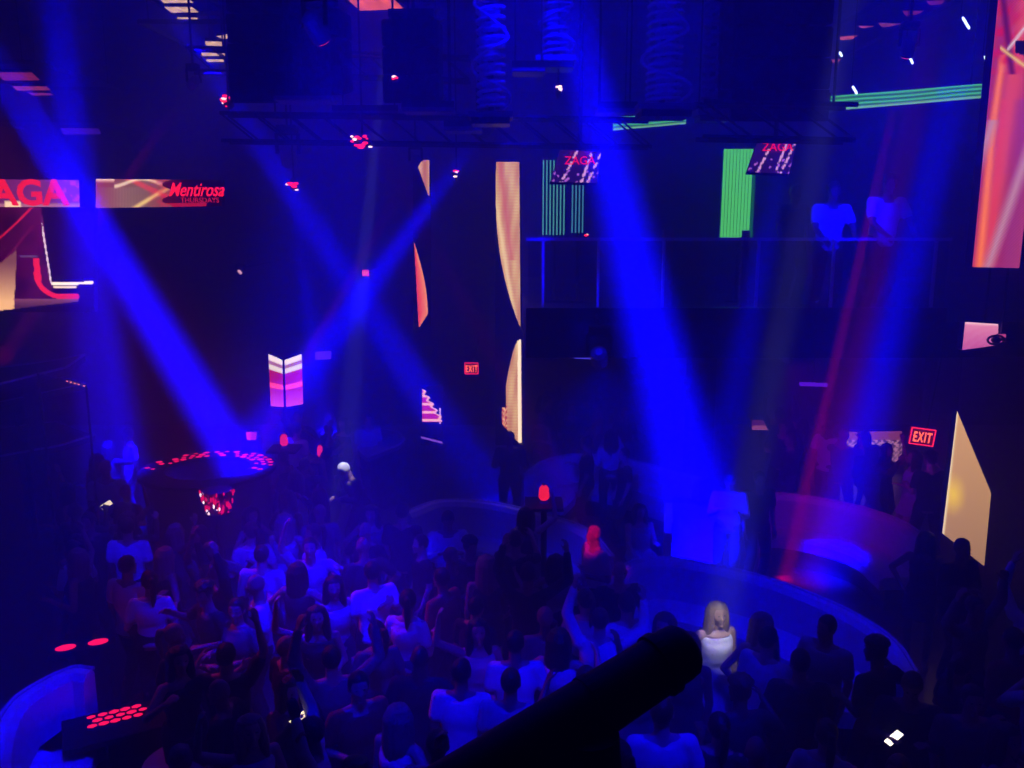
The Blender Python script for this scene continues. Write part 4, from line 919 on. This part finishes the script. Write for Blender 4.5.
def person(kind, loc, rz, label, skin=0, hair_=0, top='dark', bottom='black', s=1.0, group=None):
    P = proto(kind)
    root = empty('person', loc, label, 'person', group, R(rz)); root.scale = (s, s, s)
    for pn, me in P.items():
        if pn[:3] == 'eye':
            if loc[1] > 9.5 or 'bald' in kind and loc[1] > 9.5: continue
            pn = 'eye'
        if pn[:4] == 'shoe': pn = 'shoe'
        if not me.materials: me.materials.append(DUMMY)
        o = bpy.data.objects.new(pn, me); COL.objects.link(o); o.parent = root
        m = {'body': SKINS[skin], 'hair': HAIRS[hair_], 'eye': EYEM, 'shoe': SHOE, 'trousers': CL[bottom], 'shorts': CL[bottom], 'cap': CL['white']}.get(pn, CL[top])
        o.material_slots[0].link = 'OBJECT'; o.material_slots[0].material = m
    NP[0] += 1; PLACED.append((loc[0], loc[1])); return root
PLACED = []
def hd(px, py, z=1.66): p = gp(px, py, z); return V((p.x, p.y, 0))
def faceto(p, ang=0): return ang
def inhand(root, kind, i=0): 
    W, E = HAND[kind]; return root.matrix_basis @ (W[i]+(W[i]-E[i]).normalized()*.09)
def phone(root, kind, i, label, tilt=(0, 0, 0), es=2.2, c=(215, 225, 255)):
    p = inhand(root, kind, i); o = empty('phone', p, label, 'phone'); o.rotation_euler = tilt
    b = bmesh.new(); box(b, (0, 0, 0), (.075, .01, .15), bev=.004); fin(b, 'phone_case', BLACK, o)
    b = bmesh.new(); box(b, (0, -.0055, 0), (.068, .003, .14)); fin(b, 'lit_display', emis('phone_lit_%d' % int(es*10), c, es, 8), o)
    return o
# ---- named people (head pixel positions read off the photograph)
def H_(kind, px, py, rz, label, **k):
    proto(kind); h = HEAD[kind]*k.get('s', 1.0); p = gp(px, py, h.z); o = M.Rotation(R(rz), 3, 'Z') @ V((h.x, h.y, 0))
    q = V((p.x-o.x, p.y-o.y, 0))
    for it in range(6):
        for x, y in PLACED:
            d = V((q.x-x, q.y-y, 0))
            if d.length < .43: q = V((x, y, 0))+(d.normalized() if d.length > .01 else V((0, 1, 0)))*.435
    return person(kind, tuple(q), rz, label, **k)
a1 = person('rail_m', (at(832, 200, 11.55).x, 11.6, MZ), 0, 'man in white t-shirt leaning on the glass mezzanine railing, left of the pair', top='white', bottom='dark', skin=1)
a2 = person('rail_m', (at(884, 200, 11.6).x, 11.6, MZ), 8, 'broad man in pale t-shirt at the mezzanine railing, right of the pair', top='white', bottom='dark', skin=1, s=1.06)
person('stand_m', (at(797, 200, 12.6).x, 12.7, MZ), 20, 'dark-clothed person standing far back on the mezzanine, left of the white t-shirt man', top='black', skin=2)
capman = H_('cap_m', 344, 470, -50, 'man in bright white cap bending forward, lit from above', top='dark', bottom='black', skin=1)
pk = H_('bald_m', 594, 534, -68, 'man with glowing red-lit head in pale shirt before the central sofa', top='white', skin=0)
H_('stand_f', 718, 614, 15, 'woman in brightly lit white strappy dress with fair hair, beside the foreground barrel', top='white', hair_=2, skin=0)
wt1 = H_('phone_m', 730, 482, -15, 'waiter in pale shirt holding a lit item before the low partition', top='pale', bottom='dark', skin=1)
H_('stand_m', 748, 480, 10, 'person in dark clothes standing right behind the pale-shirted waiter', top='dark', skin=1)
H_('stand_m', 368, 420, 30, 'person in pale long coat-like top standing behind the white-capped man', top='pale', skin=0)
H_('stand_f', 347, 424, -20, 'woman in dark dress left of the pale standing figure at the angular counter', top='dark', skin=0)
H_('fold_m', 510, 438, 180, 'dark silhouetted person in front of the bottom of the gold column', top='black', skin=2)
H_('fold_m', 963, 549, 20, 'dark-haired silhouette in front of the gold wedge screen, right of the pair', top='black', skin=2)
H_('stand_f', 944, 548, -30, 'silhouetted woman in front of the gold wedge screen, left of the pair', top='black', skin=2)
H_('both_m', 976, 608, 25, 'man in dark blue shirt with one arm stretched out, lower right below the gold screen', top='grey', skin=1)
H_('stand_m', 1012, 640, 200, 'person in reddish dark top at the right frame edge', top='red', skin=1)
ph1 = H_('phone_m', 912, 686, -25, 'person looking down at a bright phone, bottom right', top='dark', skin=1)
phone(ph1, 'phone_m', 0, 'brightest phone display, held low at bottom right', (R(-60), 0, R(-70)), 2.0, (255, 240, 220))
H_('stand_m', 944, 692, -10, 'person in dark blue shirt right of the bright phone', top='grey', skin=0)
H_('dance_f', 1003, 735, 30, 'woman at the bottom right corner with pale shoulder', top='pale', skin=0)
H_('bald_m', 756, 752, 180, 'bald man in white t-shirt seen from behind at the bottom edge', top='white', skin=1)
H_('bend_m', 662, 712, 170, 'broad man in pale blue t-shirt just right of the foreground stand', top='white', skin=0, s=1.06)
H_('tail_f', 700, 742, 160, 'person with dark hair low at the bottom, left of the bald man', top='dark')
H_('long' if 0 else 'dance_m', 736, 694, 175, 'man with full dark hair facing away, above the bald man', top='dark', skin=2)
H_('tail_f', 826, 734, 150, 'woman with dark hair in pale top at bottom, right of the bald man', top='pale')
H_('bend_m', 826, 628, -60, 'man in pale shirt standing before the largest curved sofa', top='pale', skin=1)
H_('fold_m', 800, 662, 170, 'dark-haired man facing away right in front of the pale-shirted man', top='dark', skin=1)
H_('bend_m', 784, 650, 120, 'man in bright blue-lit shirt reaching out, right of the strappy dress woman', top='white', skin=0)
H_('stand_f', 753, 624, 20, 'woman with light hair in dark dress between the strappy dress and the reaching man', top='dark', hair_=2)
H_('dance_m', 880, 655, 190, 'person with dark curly hair at the right end of the largest sofa', top='dark', skin=2)
H_('bald_m', 620, 572, 10, 'person with small red-lit head between the two curved sofas', top='dark', skin=0)
H_('both_m', 600, 620, 170, 'man in white t-shirt facing away, below the red-lit bald man', top='white', skin=0)
H_('stand_m', 626, 604, 200, 'dark-haired man in white t-shirt above the foreground barrel', top='white', skin=0)
H_('phone_f', 655, 622, -30, 'woman with blue-lit face just above the barrel tip', top='pale', skin=0)
H_('tail_f', 585, 600, 180, 'dark-haired person in pale top left of the white t-shirt men', top='pale')
H_('dance_f', 560, 640, 150, 'person in bright pale top near the middle of the barrel', top='white')
H_('bend_m', 530, 640, 170, 'man in pale t-shirt left of the bright pale top near the barrel', top='white', skin=1)
H_('up_f', 478, 632, 20, 'woman stretching a pale sleeve out, left of centre of the crowd bottom', top='pale')
H_('bend_m', 462, 672, 160, 'man in white t-shirt facing away with dark hair, bottom centre', top='white', skin=1)
H_('bald_m', 425, 660, 175, 'dark-clothed man with thin bright neckline, left of the white t-shirt man', top='dark', skin=2)
st = H_('stand_m', 500, 680, 170, 'person in striped shirt just left of the foreground barrel', top='pale', skin=1)
H_('stand_f', 400, 718, 150, 'woman in glowing bright blue-white draped dress at the bottom edge', top='white', hair_=2, s=1.02)
H_('fold_m', 438, 745, 175, 'dark-haired person at the bottom, right of the glowing draped dress', top='grey', skin=1)
H_('bend_m', 372, 572, 200, 'man in pale shirt with a dark strap, middle of the dance floor', top='white', skin=0)
H_('dance_f', 345, 585, 20, 'woman with red-streaked hair and pale top next to the dark strap man', top='pale')
H_('phone_m', 448, 520, 10, 'man in white vest-like shirt left before the central sofa', top='white', skin=1)
H_('stand_m', 403, 512, 170, 'dark person standing at the left end of the central sofa', top='dark')
H_('stand_f', 378, 515, 0, 'woman with long hair left of the dark person by the central sofa', top='grey')
H_('up_f', 526, 515, 200, 'woman with raised pale arm in front of the central sofa', top='grey')
H_('shot_m', 516, 540, 170, 'dark man with arms forward before the central sofa', top='dark')
H_('bend_m', 88, 522, -10, 'man with red-rimmed head standing at the far left of the crowd', top='dark', skin=1)
H_('phone_f', 118, 522, 160, 'woman with reddish hair second from the left of the crowd', top='dark', hair_=1)
H_('stand_m', 128, 524, 180, 'man with red-lit crown of hair and bright blue shirt, left side', top='white', skin=1)
H_('bend_m', 128, 566, 150, 'man in bright blue-lit t-shirt lower left, below the red-crowned man', top='white', skin=1)
H_('tail_f', 146, 580, 190, 'person in vividly lit pale top, left side just above the dark gap', top='white')
ph2 = H_('shot_m', 76, 512, 160, 'person holding a small lit phone high at the far left', top='black', skin=2)
phone(ph2, 'shot_m', 0, 'small lit phone held up at the far left', (R(20), R(60), R(50)), 1.0, (255, 225, 190))
ph3 = H_('phone_f', 293, 690, 30, 'woman with bare lit arms holding a bright phone, bottom left centre', top='dark', skin=0)
phone(ph3, 'phone_f', 0, 'bright phone held over the bottom left centre crowd', (R(-78), 0, R(-40)), 1.0, (250, 240, 230))
H_('bald_m', 256, 585, -70, 'bald man with bright red-rimmed face, left centre of the dance floor', top='pale', skin=1)
H_('dance_m', 232, 590, -60, 'man with red-lit face edge left of the bald red-rimmed man', top='dark', skin=1)
H_('stand_f', 198, 535, -40, 'woman with red-lit face before the round booth', top='dark', skin=0)
H_('up_m', 310, 548, 20, 'man with blue-lit raised forearm in the hazy middle', top='pale', skin=0)
H_('stand_f', 285, 522, 180, 'woman with pale hair in the hazy glow right of the red bucket', top='pale', hair_=2)
H_('fold_m', 262, 555, 175, 'man with pale jacket in the haze above the bald red-rimmed man', top='pale', skin=0)
H_('both_m', 322, 664, 200, 'person with pink-lit raised hand, lower left centre', top='grey')
H_('tail_f', 236, 608, -30, 'person with red-lit ear under the bald red-rimmed man', top='grey')
H_('dance_f', 180, 660, 40, 'woman reaching to the round glass-topped table, bottom left', top='dark')
H_('up_m', 222, 655, 190, 'man in dark shirt right of the woman at the round table', top='dark')
H_('sit_f', 640, 512, 10, 'woman seated inside the back booth beside the lit post', top='pale')
# crowd fill
ZN = [('in the dark left edge of the dance floor', lambda x, y: x < 150), ('close to the round red-dotted booth', lambda x, y: x < 290 and y < 545), ('around the white-capped man', lambda x, y: x < 400 and y < 520),
      ('in front of the central curved sofa', lambda x, y: y < 575 and x >= 400), ('in the hazy blue middle of the dance floor', lambda x, y: x < 340 and y < 620), ('just left of the central sofa front', lambda x, y: y < 620 and x < 480),
      ('in the bottom left of the crowd', lambda x, y: x < 340), ('at the bottom centre of the crowd', lambda x, y: x < 520), ('beside the foreground barrel', lambda x, y: x < 720), ('in the bottom right crowd', lambda x, y: True)]
HN = {'short': 'short hair', 'puff': 'curly hair', 'bald': 'shaved head', 'cap': 'cap', 'long': 'long hair', 'tail': 'a ponytail', 'bun': 'a hair bun'}
PN = {'stand_m': 'standing', 'bend_m': 'one arm bent', 'up_m': 'one hand raised', 'both_m': 'both hands raised', 'phone_m': 'looking down', 'fold_m': 'arms folded', 'dance_m': 'dancing', 'bald_m': 'hand on hip', 'shot_m': 'hands held up front', 'stand_f': 'standing in a dress', 'dance_f': 'dancing', 'up_f': 'hand raised', 'tail_f': 'arms bent', 'phone_f': 'hand held up', 'bun_f': 'arms crossed', 'rail_m': 'leaning', 'cap_m': 'bending'}
def inpoly(x, y, P):
    c = False; j = len(P)-1
    for i in range(len(P)):
        if (P[i][1] > y) != (P[j][1] > y) and x < (P[j][0]-P[i][0])*(y-P[i][1])/(P[j][1]-P[i][1])+P[i][0]: c = not c
        j = i
    return c
AREAS = [([(62, 520), (125, 492), (160, 520), (270, 500), (330, 478), (400, 505), (470, 530), (560, 550), (600, 585), (690, 625), (760, 655), (830, 690), (900, 740), (930, 800), (700, 860), (420, 860), (160, 860), (150, 760), (165, 690), (150, 620), (80, 580)], .50, 260, None),
         ([(60, 470), (130, 430), (150, 440), (120, 500), (70, 520)], .7, 6, 'at the dark left side behind the crowd'),
         ([(275, 425), (330, 408), (345, 440), (320, 480), (290, 490)], .6, 8, 'behind the round booth, near the angled pair of screens'),
         ([(540, 398), (600, 392), (640, 415), (625, 448), (545, 440)], .62, 14, 'standing behind the back curved sofa'),
         ([(758, 420), (800, 405), (850, 425), (905, 445), (940, 466), (900, 468), (850, 462), (770, 458)], .6, 22, 'standing behind the right sofa under the mezzanine'),
         ([(965, 640), (1040, 600), (1060, 760), (940, 800), (900, 770)], .65, 9, 'in the dark bottom right corner')]
fk = ['stand_m', 'bend_m', 'up_m', 'phone_m', 'fold_m', 'dance_m', 'bald_m', 'shot_m', 'both_m', 'stand_f', 'dance_f', 'up_f', 'tail_f', 'phone_f', 'bun_f', 'stand_f', 'tail_f', 'dance_f', 'bend_m', 'stand_m']
LC = {}
KEYPX = [(718, 614, 26, 90), (594, 534, 20, 80), (344, 470, 22, 60), (730, 482, 20, 60), (256, 585, 18, 40), (372, 572, 20, 45), (462, 672, 26, 60), (400, 718, 22, 90), (600, 620, 24, 50), (128, 524, 20, 50), (912, 686, 26, 80), (293, 690, 20, 60), (130, 566, 22, 50), (662, 712, 34, 80), (530, 640, 20, 50), (216, 505, 30, 45)]
def clear(p):
    for q in (S1, S2, S3, S4, SB):
        for c in q[::3]:
            if (c.x-p.x)**2+(c.y-p.y)**2 < .8**2: return False
    return True
for poly, dist, nmax, zone in AREAS:
    x0 = min(p[0] for p in poly); x1 = max(p[0] for p in poly); y0 = min(p[1] for p in poly); y1 = max(p[1] for p in poly); cnt = 0
    for tr in range(9000):
        if cnt >= nmax: break
        # uniform on the ground, not in the picture
        px = prn.uniform(x0, x1); py = prn.uniform(y0, y1)
        if not inpoly(px, py, poly): continue
        if any(abs(px-kx) < kw and -4 < py-ky < kh for kx, ky, kw, kh in KEYPX): continue
        p = hd(px, py, 1.65)
        if prn.random() > min(1, (p.y/9.5)**2.2): continue
        if any((p.x-a_)**2+(p.y-c_)**2 < dist**2 for a_, c_ in PLACED) or not clear(p): continue
        if (p.x-dj.location.x)**2+(p.y-dj.location.y)**2 < (rr+.35)**2 or (p.x-rt.location.x)**2+(p.y-rt.location.y)**2 < .6**2 or (p.x-fl.location.x)**2+(p.y-fl.location.y)**2 < .5**2: continue
        k = prn.choice(fk); tc = prn.choices(['dark', 'black', 'grey', 'pale', 'white', 'red', 'denim'], [34, 22, 14, 10, 8, 3, 6])[0]
        zn = zone or next(z for z, t in ZN if t(px, py)); tn = {'dark': 'dark', 'black': 'dark', 'grey': 'mid-toned', 'pale': 'pale', 'white': 'pale', 'red': 'dark', 'denim': 'dark'}[tc]
        lab = 'person with %s in %s clothes, %s, %s' % (HN[KINDS[k]['hair']], tn, PN[k], zn)
        lab = ' '.join(lab.split()[:16]); 
        o = person(k, tuple(p), prn.choice([0, 180, 180, 90, -90])+prn.uniform(-45, 45), lab, skin=prn.choice([0, 1, 1, 2]), hair_=prn.choice([0, 0, 0, 1, 2]), top=tc, bottom=prn.choice(['black', 'dark', 'denim']), s=prn.uniform(.94, 1.04))
        LC.setdefault(lab, []).append(o); cnt += 1
for lab, os_ in LC.items():
    if len(os_) > 1:
        for o in os_: o['group'] = 'look-alike dancers: '+' '.join(lab.split()[3:9]).replace(',', '')
